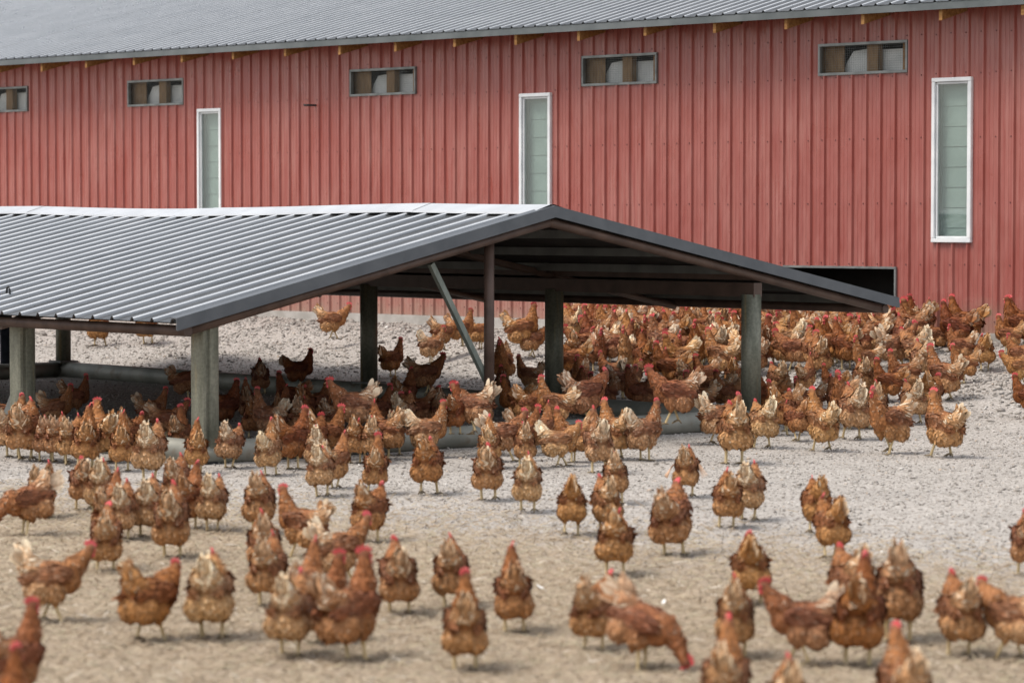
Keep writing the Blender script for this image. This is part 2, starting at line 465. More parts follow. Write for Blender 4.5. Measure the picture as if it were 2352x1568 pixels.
# sheathing under the eave, fascia, rafter ends
mb = MB()
mb.add([(S0 - .5, OV - .03, roofz(OV) - .03), (S1 + .9, OV - .03, roofz(OV) - .03), (S1 + .9, -9, roofz(-9) - .03), (S0 - .5, -9, roofz(-9) - .03)], [(0, 1, 2, 3)])
mb.build('sheathing', M['soffit'], barn)
MB().box(S0 - .5, S1 + .9, OV - 0.028, OV - 0.008, ZE - 0.082, ZE - 0.004).build('fascia', M['fascia'], barn)
r0 = 0.06
for k in range(-4, 32):
    s = r0 + k * 1.0445
    if s > S1: break
    jx, jz = rnd.uniform(-.012, .012), rnd.uniform(-.012, .010)
    a = Vector((s + jx, OV - 0.045, ZE - 0.035)); b = Vector((s + jx, -0.6, ZE - 0.035 + (OV + .55) * TP))
    w = 0.021
    d0, d1 = 0.155 - jz, 0.155
    v = [(a.x - w, a.y, a.z - d0), (a.x + w, a.y, a.z - d0), (a.x + w, a.y, a.z), (a.x - w, a.y, a.z),
         (b.x - w, b.y, b.z - d1), (b.x + w, b.y, b.z - d1), (b.x + w, b.y, b.z), (b.x - w, b.y, b.z)]
    MB().add(v, [(3, 2, 1, 0), (4, 5, 6, 7), (0, 1, 5, 4), (1, 2, 6, 5), (2, 3, 7, 6), (3, 0, 4, 7)]).build('rafter_end', M['wood'], barn)

def frame_bars(parent, name, mat, x0, x1, z0, z1, wid, y0, y1, bev=0.004):
    MB().box(x0, x1, y0, y1, z1 - wid, z1).build(name, mat, parent, bevel=bev)
    MB().box(x0, x1, y0, y1, z0, z0 + wid).build(name, mat, parent, bevel=bev)
    MB().box(x0, x0 + wid, y0 + .0005, y1 - .0015, z0 + wid, z1 - wid).build(name, mat, parent, bevel=bev)
    MB().box(x1 - wid, x1, y0 + .0005, y1 - .0015, z0 + wid, z1 - wid).build(name, mat, parent, bevel=bev)

def add_part_empty(name):
    o = bpy.data.objects.new(name, None); o.empty_display_size = 0.1
    return link(o, barn)

for (x0, x1, z0, z1) in VENTS:      # vents: wood, pale panels and studs behind a wire front
    g = add_part_empty('vent_opening')
    frame_bars(g, 'frame', M['ventframe'], x0 - .012, x1 + .012, z0 - .012, z1 + .012, 0.030, -0.02, 0.034)
    W = x1 - x0
    # as seen from outside the picture's left end is x1
    MB().box(x1 - .27, x1 + .12, -0.10, -0.085, z0 - .03, z1 + .03).build('wood_panel', M['stud'], g)
    MB().box(x0 + .43, x0 + .58, -0.115, -0.03, z0 - .03, z1 + .03).build('stud', M['stud'], g)
    MB().box(x0 + .03, x0 + .09, -0.115, -0.03, z0 - .03, z1 + .03).build('stud', M['wood'], g)
    MB().box(x0 + .10, x0 + .53, -0.16, -0.145, z0 - .03, z1 - .07).build('pale_panel', M['pale'], g)
    mb = MB()
    xa, xb = x0 + .55, x0 + 1.02
    mb.add([(xb, -.15, z0 - .03), (xa, -.15, z0 - .03), (xa, -.15, z1 - .04), (xb - .16, -.15, z1 - .075), (xb - .07, -.15, z0 + .14),
            (xb, -.165, z0 - .03), (xa, -.165, z0 - .03), (xa, -.165, z1 - .04), (xb - .16, -.165, z1 - .075), (xb - .07, -.165, z0 + .14)],
           [(0, 1, 2, 3, 4), (9, 8, 7, 6, 5), (0, 5, 6, 1), (2, 7, 8, 3), (1, 6, 7, 2), (3, 8, 9, 4), (4, 9, 5, 0)])
    mb.build('pale_panel', M['pale'], g)
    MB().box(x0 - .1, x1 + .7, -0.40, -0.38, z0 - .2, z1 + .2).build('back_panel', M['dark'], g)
    wire = MB()
    k = x0 + .03
    while k < x1 - .02:
        wire.box(k, k + .0016, -0.014, -0.0125, z0, z1); k += .026
    k = z0 + .02
    while k < z1 - .01:
        wire.box(x0, x1, -0.012, -0.0105, k, k + .0016); k += .026
    tag(wire.build('wire_mesh', M['ventframe'], g), kind='stuff')

for (x0, x1, z0, z1) in TALLS:
    g = add_part_empty('tall_window')
    frame_bars(g, 'frame', M['white'], x0, x1, z0, z1, 0.044, -0.03, 0.045, 0.005)
    frame_bars(g, 'sash', M['white'], x0 + .046, x1 - .046, z0 + .046, z1 - .046, 0.022, -0.022, 0.018, 0.003)
    MB().box(x0 + .067, x1 - .067, -0.004, 0.0, z0 + .067, z1 - .067).build('pane', M['glass'], g)
    MB().box(x1 + .075, x1 + .165, -0.19, -0.05, z0 - .05, z1 + .05).build('stud', M['stud'], g)
    MB().box(x1 - .045, x1 + .062, -0.16, -0.085, z0 - .05, z1 + .05).build('post', M['board'], g)
    k = z0 - .06
    while k < z1 + .03:
        MB().add([(x0 - .06, -.098, k), (x1 - .047, -.098, k), (x1 - .047, -.105, k + .2185), (x0 - .06, -.105, k + .2185),
                  (x0 - .06, -.135, k), (x1 - .047, -.135, k), (x1 - .047, -.135, k + .2185), (x0 - .06, -.135, k + .2185)],
                 [(3, 2, 1, 0), (4, 5, 6, 7), (0, 1, 5, 4), (1, 2, 6, 5), (2, 3, 7, 6), (3, 0, 4, 7)]).build('lap_board', M['board'], g)
        k += .22
    MB().box(x0 - .1, x1 + .5, -0.27, -0.25, z0 - .1, z1 + .1).build('back_panel', M['pale'], g)

g = add_part_empty('door_opening')
x0, x1, z0, z1 = DOOR
frame_bars(g, 'frame', M['ventframe'], x0 - .012, x1 + .012, z0 - .01, z1 + .012, 0.026, -0.05, 0.03, 0.003)
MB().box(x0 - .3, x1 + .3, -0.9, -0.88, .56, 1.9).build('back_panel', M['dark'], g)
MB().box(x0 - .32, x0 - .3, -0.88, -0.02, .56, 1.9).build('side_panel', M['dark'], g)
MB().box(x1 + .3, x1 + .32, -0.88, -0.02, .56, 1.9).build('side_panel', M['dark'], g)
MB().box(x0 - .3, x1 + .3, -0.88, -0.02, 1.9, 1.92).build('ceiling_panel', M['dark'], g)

MB().tube([(10.43, -0.05, 3.325), (10.43, 0.0, 3.325), (10.44, 0.20, 3.322)], 0.014, 10).build('iron_rod', M['black'], barn, True)

# ------------------------------------------------------------------ low shelter (local x = across the gable, y = along the ridge)
shel = empty('shelter', (SH_L[0], SH_L[1], 0), math.atan2(E2[1], E2[0]))
tag(shel, 'low open poultry shelter with grey ribbed gable roof on skid pipes', 'shelter')
AX, RX, LY = 3.655, 7.765, 12.0           # apex, right eave, length
ZL, ZA, ZR = 1.070, 1.895, 1.085          # roof surface heights at left eave, apex, right eave
def lz(x): return ZL + (ZA - ZL) * x / AX
def rz_(x): return ZA + (ZR - ZA) * (x - AX) / (RX - AX)
def shz(x): return lz(x) if x <= AX else rz_(x)
RP = 0.268
SPROF = [(0.0, 0.0), (0.008, 0.017), (0.018, 0.026), (0.036, 0.026), (0.052, 0.0), (0.150, 0.0), (0.154, 0.0035), (0.160, 0.0)]
nsh = 15
Y0 = 0.045
for i in range(nsh):
    for side in (0, 1):
        ys = [Y0 + (i * 3 + j) * RP + o for j in range(3) for o, _ in SPROF] + [Y0 + (i * 3 + 3) * RP]
        hs = [h for _ in range(3) for _, h in SPROF] + [0.0]
        off = 0.0015 * (i % 2)
        xa, xb = ((-0.02 - rnd.uniform(0, .012), AX - .03) if side == 0 else (AX + .03, RX + .02))
        v = []
        for y, h in zip(ys, hs):
            sag = 0.012 * math.sin(y * 0.9) - 0.006
            v += [(xa, y, shz(xa) + h + off), ((xa + xb) / 2, y, shz((xa + xb) / 2) + h + off + sag * .5), (xb, y, shz(xb) + h + off + sag)]
        f = []
        for k in range(len(ys) - 1):
            f += [(3 * k, 3 * k + 1, 3 * k + 4, 3 * k + 3), (3 * k + 1, 3 * k + 2, 3 * k + 5, 3 * k + 4)]
        o = MB().add(v, f).build('roof_sheet', M['roof'], shel)
        o.data.materials.append(M['rib_glint'])           # pale chamfer strip paints a glint along each rib
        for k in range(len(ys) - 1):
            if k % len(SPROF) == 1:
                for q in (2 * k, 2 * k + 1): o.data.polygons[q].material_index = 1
# ridge cap pieces, sagging a little between joints
yy = 0.03
for ic, ln in enumerate((1.55, 3.2, 3.05, 2.2, 2.05)):
    v = []
    n = 6
    for k in range(n + 1):
        t = k / n
        y = yy + ln * t + (0.03 if k == n else 0)
        sg = 0.016 * math.sin(y * 0.9) - 0.006
        lift = 0.031 + 0.006 * (1 - 4 * t * (1 - t))
        for x, dz in ((AX - .22, -.012), (AX - .212, .003), (AX - .02, .020), (AX + .02, .020), (AX + .212, .003), (AX + .22, -.012)):
            v.append((x, y, shz(x) + lift + dz + sg + .003 * (ic % 2)))
    f = [(6 * k + j, 6 * k + j + 1, 6 * k + 7 + j, 6 * k + 6 + j) for k in range(n) for j in range(5)]
    MB().add(v, f).build('ridge_cap', M['cap'], shel)
    yy += ln
# gable trim, both slopes, both ends
for yg, sgn in ((0.0, 1), (LY + .10, -1)):
    for xa, xb in ((-0.035, AX), (AX, RX + 0.03)):
        za, zb = (lz(xa), lz(AX)) if xa < AX else (rz_(AX), rz_(xb))
        t = 0.012
        y1 = yg + sgn * 0.085
        prof = [(yg, -.052), (yg - sgn * .012, -.058), (yg - sgn * .004, .036), (y1, .040), (y1, .034), (yg + sgn * .004, .028)]
        v = [(xa, y, za + z) for y, z in prof] + [(xb, y, zb + z) for y, z in prof]
        n = len(prof)
        f = [(k, (k + 1) % n, n + (k + 1) % n, n + k) for k in range(n)] + [tuple(range(n)), tuple(range(2 * n - 1, n - 1, -1))]
        MB().add(v, f).build('gable_trim', M['trim'], shel)
# brown pipe frame round the roof edge
PR = 0.040
dz = 0.092
for yg in (0.075, LY):
    MB().tube([(0.10, yg, lz(0.10) - dz), (AX, yg, ZA - dz - .005)], PR, 16).build('gable_pipe', M['brownpipe'], shel, True)
    MB().tube([(AX, yg, ZA - dz - .005), (RX - .12, yg, rz_(RX - .12) - dz)], PR, 16).build('gable_pipe', M['brownpipe'], shel, True)
MB().tube([(0.09, 0.03, lz(.1) - dz), (0.09, LY, lz(.1) - dz)], PR, 16).build('eave_pipe', M['brownpipe'], shel, True)
MB().tube([(RX - .11, 0.03, rz_(RX - .11) - dz), (RX - .11, LY, rz_(RX - .11) - dz)], PR, 16).build('eave_pipe', M['brownpipe'], shel, True)
# purlins along the ridge direction
for x in (0.75, 1.55, 2.35, 3.15, 4.25, 5.05, 5.85, 6.65, 7.25):
    z = shz(x) - 0.082
    MB().box(x - .022, x + .022, 0.09, LY - .05, z - .035, z + .035).build('purlin', M['purlin'], shel)
# near-black boards added under the steel; their colour stands in for the underside's shade
for xa, xb in ((.10, AX - .02), (AX + .02, RX - .12)):
    nb = 6
    for k in range(nb):
        u0, u1 = xa + (xb - xa) * k / nb + .004, xa + (xb - xa) * (k + 1) / nb - .004
        v = [(u, y, shz(u) - d) for d in (.044, .034) for u, y in ((u0, .10), (u1, .10), (u1, LY - .06), (u0, LY - .06))]
        MB().add(v, [(3, 2, 1, 0), (4, 5, 6, 7), (0, 1, 5, 4), (1, 2, 6, 5), (2, 3, 7, 6), (3, 0, 4, 7)]).build('undershade_board', M['undershade'], shel)
# rafters at every frame
FY = [0.16, 2.76, 5.60, 8.50, 11.40]
RXP = 6.07
for y in FY[1:]:
    MB().tube([(0.12, y, lz(.12) - .13), (AX, y, ZA - .13)], .036, 10).build('rafter_pipe', M['brownpipe'], shel, True)
    MB().tube([(AX, y, ZA - .13), (RX - .14, y, rz_(RX - .14) - .13)], .036, 10).build('rafter_pipe', M['brownpipe'], shel, True)
# longitudinal beams over the post rows
zt_r = rz_(RXP) - .17
MB().box(RXP - .05, RXP + .05, 0.08, LY - .1, zt_r - .10, zt_r + .02).build('beam', M['brownpipe'], shel)
MB().box(RXP - .04, RXP + .04, 0.10, LY - .12, zt_r + .045, zt_r + .12).build('beam', M['brownpipe'], shel)
MB().box(0.29, 0.37, 0.20, LY - .1, lz(.33) - .20, lz(.33) - .13).build('beam', M['brownpipe'], shel)
# posts
def channel_post(x, y, h):
    # galvanised column with two folded grooves on its outer face
    p = [(-.070, .080), (-.086, .055), (-.088, -.045), (-.078, -.068), (-.060, -.078), (-.050, -.066), (-.042, -.056), (-.030, -.062), (-.020, -.080), (.020, -.086), (.058, -.080), (.080, -.060), (.088, -.020), (.086, .050), (.070, .080)]
    n = len(p)
    ca, sa = math.cos(0.12), math.sin(0.12)
    p = [(a * ca - b * sa, a * sa + b * ca) for a, b in p]
    v = [(x + a, y + b, .12) for a, b in p] + [(x + a, y + b, h) for a, b in p]
    f = [(k, (k + 1) % n, n + (k + 1) % n, n + k) for k in range(n)] + [tuple(range(n))[::-1], tuple(range(n, 2 * n))]
    return MB().add(v, f).build('post', M['galv'], shel)
channel_post(.33, FY[0], lz(.33) - .12)
channel_post(.33, FY[1], lz(.33) - .15)
for y in FY[2:]:
    MB().tube([(.33, y, .1), (.33, y, lz(.33) - .15)], .085, 16).build('post', M['galv'], shel, True)
for y in FY:
    MB().tube([(RXP, y, .08), (RXP, y, zt_r - .08)], .088, 20).build('post', M['galv'], shel, True)
MB().box(.25, .40, FY[0] - .07, FY[0] + .08, -.02, .13).build('post_foot', M['black'], shel, bevel=.01)
MB().box(RXP - .12, RXP + .12, FY[3] - .13, FY[3] + .13, .165, .185).build('post_plate', M['purlin'], shel)
MB().box(RXP - .12, RXP + .12, FY[2] - .13, FY[2] + .13, .165, .185).build('post_plate', M['purlin'], shel)
MB().box(RXP - .12, RXP + .12, FY[4] - .13, FY[4] + .13, .165, .185).build('post_plate', M['purlin'], shel)
MB().tube([(3.09, .16, .1), (3.09, .16, lz(3.09) - .10)], .042, 16).build('centre_post', M['brownpipe'], shel, True)
MB().bar((2.52, .20, 1.47), (3.10, .20, .52), .044, .044, (0, 1, 0)).build('diagonal_brace', M['brace'], shel)
# gusset behind the second front post
MB().add([(.33, FY[1] + .09, .55), (.33, FY[1] + .36, .17), (.33, FY[1] + .09, .17), (.345, FY[1] + .09, .55), (.345, FY[1] + .36, .17), (.345, FY[1] + .09, .17)],
         [(0, 1, 2), (5, 4, 3), (0, 3, 4, 1), (1, 4, 5, 2), (2, 5, 3, 0)]).build('gusset', M['purlin'], shel)
# skid pipes on the ground
SK = 0.092
def skid(a, b):
    n = 14
    pts = [Vector(a).lerp(Vector(b), k / n) for k in range(n + 1)]
    MB().tube(pts, SK, 24).build('skid_pipe', M['skid'], shel, True)
skid((.25, FY[0], SK - .012), (RXP + .25, FY[0], SK - .012))
skid((RXP, FY[0] + .10, SK - .012), (RXP, 11.6, SK - .012))
skid((.33, FY[0] + .10, SK - .012), (.33, 11.6, SK - .012))
skid((.45, 11.40, SK - .012), (RXP - .10, 11.40, SK - .012))
# lifting loop on the front slope
lp = []
for k in range(9):
    a = math.pi * k / 8
    lp.append((0.52, 3.30 + .026 * math.cos(a), lz(.52) + .015 + .062 * math.sin(a)))
MB().tube(lp, .009, 8).build('lifting_loop', M['black'], shel, True)

# ------------------------------------------------------------------ person at the left edge, beyond the shelter
def skin_mesh(name, verts, edges, radii, mat, root=0, sub=2):
    me = bpy.data.meshes.new(name); me.from_pydata(verts, edges, []); me.update()
    o = bpy.data.objects.new(name, me); col.objects.link(o)
    md = o.modifiers.new('skin', 'SKIN'); md.use_smooth_shade = True
    for i, r in enumerate(radii):
        me.skin_vertices[0].data[i].radius = (r, r) if not isinstance(r, tuple) else r
        me.skin_vertices[0].data[i].use_root = (i == root)
    o.modifiers.new('sub', 'SUBSURF').levels = sub
    dg = bpy.context.evaluated_depsgraph_get()
    out = bpy.data.meshes.new_from_object(o.evaluated_get(dg))
    bpy.data.objects.remove(o); bpy.data.meshes.remove(me)
    out.name = name; out.materials.clear(); out.materials.append(mat)
    out.polygons.foreach_set('use_smooth', [True] * len(out.polygons))
    return out

px, py, pz = on_ground(-6, 866)
per = empty('person', (px, py, pz), R(-60))
tag(per, 'standing person in dark blue jeans at the left edge, behind the shelter', 'person')
V = [(0, 0, .95), (0, 0, 1.12), (0, 0, 1.36), (0, 0, 1.46), (0, 0, 1.52),
     (0, .17, 1.38), (.03, .22, 1.12), (.12, .20, .90), (0, -.17, 1.38), (.03, -.22, 1.12), (.12, -.20, .90),
     (0, .09, .88), (.02, .10, .50), (-.02, .10, .09), (.12, .11, .04), (0, -.09, .88), (.02, -.10, .50), (-.02, -.10, .09), (.12, -.11, .04)]
Ed = [(0, 1), (1, 2), (2, 3), (3, 4), (2, 5), (5, 6), (6, 7), (2, 8), (8, 9), (9, 10), (0, 11), (11, 12), (12, 13), (13, 14), (0, 15), (15, 16), (16, 17), (17, 18)]
Rr = [(.15, .12), (.14, .11), (.16, .11), .06, .05, .07, .05, .04, .07, .05, .04, .095, .075, .06, .045, .095, .075, .06, .045]
body = skin_mesh('body', V, Ed, Rr, M['jacket'])
body.materials.append(M['denim'])
for p in body.polygons:
    if p.center.z < .98 and abs(p.center.y) < .17: p.material_index = 1
inst('body', body, per)
hb = bmesh.new(); bmesh.ops.create_icosphere(hb, subdivisions=3, radius=1)
for v_ in hb.verts:
    c = v_.co
    c.x *= .095 + (.012 if c.z < 0 else 0) * max(c.x, 0); c.y *= .075 * (1 - .25 * max(-c.z, 0)); c.z *= .12
    if c.x > .08 and abs(c.y) < .015 and -.03 < c.z < .015: c.x += .018
hm = bpy.data.meshes.new('head'); hb.to_mesh(hm); hb.free(); hm.materials.append(M['skin'])
inst('head', hm, per, (.02, 0, 1.62))
hb = bmesh.new(); bmesh.ops.create_icosphere(hb, subdivisions=3, radius=1)
for v_ in hb.verts:
    c = v_.co; c.x = c.x * .10 - .012; c.y *= .083; c.z = max(c.z, -.35 if c.x < 0 else .25) * .12 + .012
hm = bpy.data.meshes.new('hair'); hb.to_mesh(hm); hb.free(); hm.materials.append(M['hair'])
inst('hair', hm, per, (.02, 0, 1.62))

# ------------------------------------------------------------------ ground
def grid(x0, x1, nx, y0, y1, ny, name, z_off=0.0):
    xs = np.linspace(x0, x1, nx); ys = np.linspace(y0, y1, ny)
    X, Y = np.meshgrid(xs, ys)
    Z = ground_z(X, Y) + z_off
    v = np.stack([X, Y, Z], -1).reshape(-1, 3)
    i = np.arange(nx * ny).reshape(ny, nx)
    f = np.stack([i[:-1, :-1], i[:-1, 1:], i[1:, 1:], i[1:, :-1]], -1).reshape(-1, 4)
    return v, f
xs = np.concatenate([np.linspace(-160, -16, 12), np.linspace(-14, 16, 150), np.linspace(18, 160, 12)])
ys = np.concatenate([np.linspace(-60, 6, 8), np.linspace(8, 50, 210), np.linspace(54, 260, 12)])
X, Y = np.meshgrid(xs, ys)
Zg = ground_z(X, Y)
vv = np.stack([X, Y, Zg], -1).reshape(-1, 3)
ii = np.arange(len(xs) * len(ys)).reshape(len(ys), len(xs))
ff = np.stack([ii[:-1, :-1], ii[:-1, 1:], ii[1:, 1:], ii[1:, :-1]], -1).reshape(-1, 4)
gnd = mesh_obj('ground', vv.tolist(), ff.tolist(), M['ground'], smooth=True)
tag(gnd, 'pale gravel yard turning to dry straw in front', 'ground', kind='structure')

rng = np.random.default_rng(7)

def scatter_mesh(name, tmpl_v, tmpl_f, pos, scl, rot, tone, mat):
    """pos (n,3); scl (n,3); rot (n,3,3); all copies in one mesh"""
    n, k = len(pos), len(tmpl_v)
    tv = np.array(tmpl_v)[None] * scl[:, None, :]
    jit = 1 + rng.uniform(-.28, .28, (n, k, 1))
    v = np.einsum('nij,nkj->nki', rot, tv * jit) + pos[:, None, :]
    f = (np.array(tmpl_f)[None] + (np.arange(n) * k)[:, None, None]).reshape(-1, len(tmpl_f[0]))
    me = bpy.data.meshes.new(name)
    me.vertices.add(n * k); me.vertices.foreach_set('co', v.reshape(-1).astype(np.float32))
    w = f.shape[1]
    me.loops.add(f.size); me.loops.foreach_set('vertex_index', f.reshape(-1).astype(np.int32))
    me.polygons.add(len(f)); me.polygons.foreach_set('loop_start', np.arange(0, f.size, w, dtype=np.int32))
    me.update(calc_edges=True)
    at = me.attributes.new('tone', 'FLOAT', 'POINT')
    at.data.foreach_set('value', np.repeat(tone, k).astype(np.float32))
    me.materials.append(mat)
    return link(bpy.data.objects.new(name, me))

def rots(n, tilt=0.5):
    a = rng.uniform(0, 2 * np.pi, n); b = rng.normal(0, tilt, n); c = rng.normal(0, tilt, n)
    ca, sa, cb, sb, cc, sc = np.cos(a), np.sin(a), np.cos(b), np.sin(b), np.cos(c), np.sin(c)
    Rz = np.zeros((n, 3, 3)); Rz[:, 0, 0] = ca; Rz[:, 0, 1] = -sa; Rz[:, 1, 0] = sa; Rz[:, 1, 1] = ca; Rz[:, 2, 2] = 1
    Rx = np.zeros((n, 3, 3)); Rx[:, 0, 0] = 1; Rx[:, 1, 1] = cb; Rx[:, 1, 2] = -sb; Rx[:, 2, 1] = sb; Rx[:, 2, 2] = cb
    Ry = np.zeros((n, 3, 3)); Ry[:, 1, 1] = 1; Ry[:, 0, 0] = cc; Ry[:, 0, 2] = sc; Ry[:, 2, 0] = -sc; Ry[:, 2, 2] = cc
    return Rz @ Rx @ Ry

OCT_V = [(1, 0, 0), (-1, 0, 0), (0, 1, 0), (0, -1, 0), (0, 0, .8), (0, 0, -.8), (.62, .62, .35), (-.62, .55, .3)]
OCT_F = [(0, 6, 4), (6, 2, 4), (2, 7, 4), (7, 1, 4), (1, 3, 4), (3, 0, 4), (0, 2, 6), (2, 1, 7), (2, 0, 5), (1, 2, 5), (3, 1, 5), (0, 3, 5)]

def scatter_xy(n, y0, y1, px0=-60, px1=2420):
    y = y0 + (y1 - y0) * rng.random(n) ** 0.85
    hw0 = (px0 - 1176) / F_PX; hw1 = (px1 - 1176) / F_PX
    x = y * (hw0 + (hw1 - hw0) * rng.random(n))
    return x, y
# crushed gravel
x, y = scatter_xy(78000, 15.0, 40.0)
q = (BARN_P[0] - x) * BN[0] + (BARN_P[1] - y) * BN[1]
dens = np.clip((y + .72 * x - 15.6 + rng.normal(0, .7, len(x))) / 2.6, 0, 1)
k = (q > 0.09) & (rng.random(len(x)) < dens)
x, y, q = x[k], y[k], q[k]
n = len(x)
sz = 0.0070 * np.exp(rng.normal(0, .38, n)) * (1 + .75 * np.clip((4.8 - q) / 2.5, 0, 1))
z = ground_z(x, y) + sz * .2
scl = np.stack([sz * rng.uniform(.9, 1.5, n), sz * rng.uniform(.7, 1.1, n), sz * rng.uniform(.5, .9, n)], -1)
tone = np.clip(rng.normal(.5, .24, n), 0, 1)
tag(scatter_mesh('gravel', OCT_V, OCT_F, np.stack([x, y, z], -1), scl, rots(n), tone, M['stone']), 'loose crushed stones strewn over the pale yard', 'gravel', kind='stuff')
# larger stones on the bank below the barn wall
x, y = scatter_xy(26000, 24.0, 40.0)
q = (BARN_P[0] - x) * BN[0] + (BARN_P[1] - y) * BN[1]
xv = 1176 + F_PX * x / y
pr = np.where(xv > 1250, .75, .16) * np.clip((4.6 - q) / 1.2, 0, 1)
pr = np.maximum(pr, .55 * (np.abs(q - .75) < .5))
k = (q > .12) & (q < 4.6) & (rng.random(len(x)) < pr)
x, y, q = x[k], y[k], q[k]; n = len(x)
sz = 0.019 * np.exp(rng.normal(0, .35, n))
scl = np.stack([sz * rng.uniform(.9, 1.6, n), sz * rng.uniform(.7, 1.1, n), sz * rng.uniform(.5, .9, n)], -1)
tone = np.clip(rng.normal(.33, .22, n), 0, 1)
tag(scatter_mesh('bank_stones', OCT_V, OCT_F, np.stack([x, y, ground_z(x, y) + sz * .25], -1), scl, rots(n, .4), tone, M['stone']), 'rough grey stones on the bank below the red barn', 'stones', kind='stuff')
# dry straw and short dead grass in front
x, y = scatter_xy(85000, 10.6, 20.5, -150, 2500)
dens = np.clip((18.3 - (y + .72 * x) + rng.normal(0, .8, len(x))) / 3.2, 0, 1)
k = rng.random(len(x)) < dens
x, y = x[k], y[k]; n = len(x)
L_ = rng.uniform(.018, .055, n)
scl = np.stack([L_, np.full(n, .0024), np.full(n, .0024)], -1)
ST_V = [(-1, -1, 0), (1, -.4, 0), (1, .4, 0), (-1, 1, 0), (0, 0, 1.6)]
ST_F = [(0, 1, 4), (1, 2, 4), (2, 3, 4), (3, 0, 4)]
tone = np.clip(rng.normal(.55, .2, n), 0, 1)
tag(scatter_mesh('straw', ST_V, ST_F, np.stack([x, y, ground_z(x, y) + .004 + L_ * .12], -1), scl, rots(n, .28), tone, M['straw']), 'trampled dry straw and dead grass in the foreground', 'straw', kind='stuff')

# ------------------------------------------------------------------ hens
ICO = None
def ico():
    global ICO
    if ICO is None:
        b = bmesh.new(); bmesh.ops.create_icosphere(b, subdivisions=3, radius=1)
        ICO = (np.array([v.co[:] for v in b.verts]), [tuple(v.index for v in f.verts) for f in b.faces]); b.free()
    return ICO

def rot_y(deg):
    a = R(deg); c, s = math.cos(a), math.sin(a)
    return np.array([[c, 0, s], [0, 1, 0], [-s, 0, c]])

PAL = dict(head=(.17, .055, .020), neck=(.32, .118, .033), breast=(.36, .140, .040), trunk=(.285, .102, .031), wing=(.215, .072, .025),
           saddle=(.44, .188, .055), tailb=(.50, .235, .080), fluff=(.42, .190, .062), thigh=(.385, .165, .048), drum=(.42, .20, .07))
CREAM = np.array((.92, .80, .60))
FLOW = dict(head=(-.3, 0, -1), breast=(-.5, 0, -.85), trunk=(-1, 0, -.1), wing=(-1, 0, -.08), saddle=(-.9, 0, -.25), tailb=(-.55, 0, .75),
            fluff=(-.35, 0, -.9), thigh=(-.2, 0, -1), drum=(0, 0, -1))
FSIZE = dict(head=(.012, .006), neck=(.042, .011), breast=(.030, .017), trunk=(.045, .020), wing=(.058, .021), saddle=(.052, .012),
             tailb=(.055, .018), fluff=(.030, .020), thigh=(.026, .018), drum=(.018, .012))
LIFT = dict(head=.000, neck=.002, breast=.0015, trunk=.002, wing=.002, saddle=.004, tailb=.005, fluff=.003, thigh=.003, drum=.002)

POSE = dict(
    a=dict(neck=[(.090, .268, .062), (.106, .312, .047), (.116, .352, .035), (.122, .388, .0275)], head=(.131, .410), hp=0, bp=-7),
    r=dict(neck=[(.100, .250, .066), (.130, .274, .053), (.155, .296, .039), (.170, .318, .0285)], head=(.182, .334), hp=5, bp=0),
    w=dict(neck=[(.104, .255, .062), (.136, .284, .049), (.164, .315, .036), (.180, .342, .027)], head=(.194, .358), hp=6, bp=-5),
    p=dict(neck=[(.105, .200, .062), (.150, .165, .047), (.185, .125, .035), (.202, .090, .027)], head=(.216, .066), hp=50, bp=16),
)
HEADR = .0285
UP = .022

def voxel(prims, vs):
    tv, tf = ico()
    vs_, fs_ = [], []
    for lab, c, r, M3 in prims:
        b = len(vs_) and sum(len(a) for a in vs_)
        vs_.append((tv * np.array(r)) @ M3.T + np.array(c))
        fs_ += [tuple(i + b for i in f) for f in tf]
    me = bpy.data.meshes.new('tmp'); me.from_pydata(np.concatenate(vs_).tolist(), [], fs_); me.update()
    o = bpy.data.objects.new('tmp', me); col.objects.link(o)
    md = o.modifiers.new('r', 'REMESH'); md.mode = 'VOXEL'; md.voxel_size = vs
    sm = o.modifiers.new('s', 'SMOOTH'); sm.factor = .5; sm.iterations = 3
    out = bpy.data.meshes.new_from_object(o.evaluated_get(bpy.context.evaluated_depsgraph_get()))
    bpy.data.objects.remove(o); bpy.data.meshes.remove(me)
    return out

def setcol(me, cols, name='Col'):
    at = me.color_attributes.new(name, 'FLOAT_COLOR', 'POINT')
    c = np.ones((len(me.vertices), 4), np.float32); c[:, :3] = cols
    at.data.foreach_set('color', c.reshape(-1))

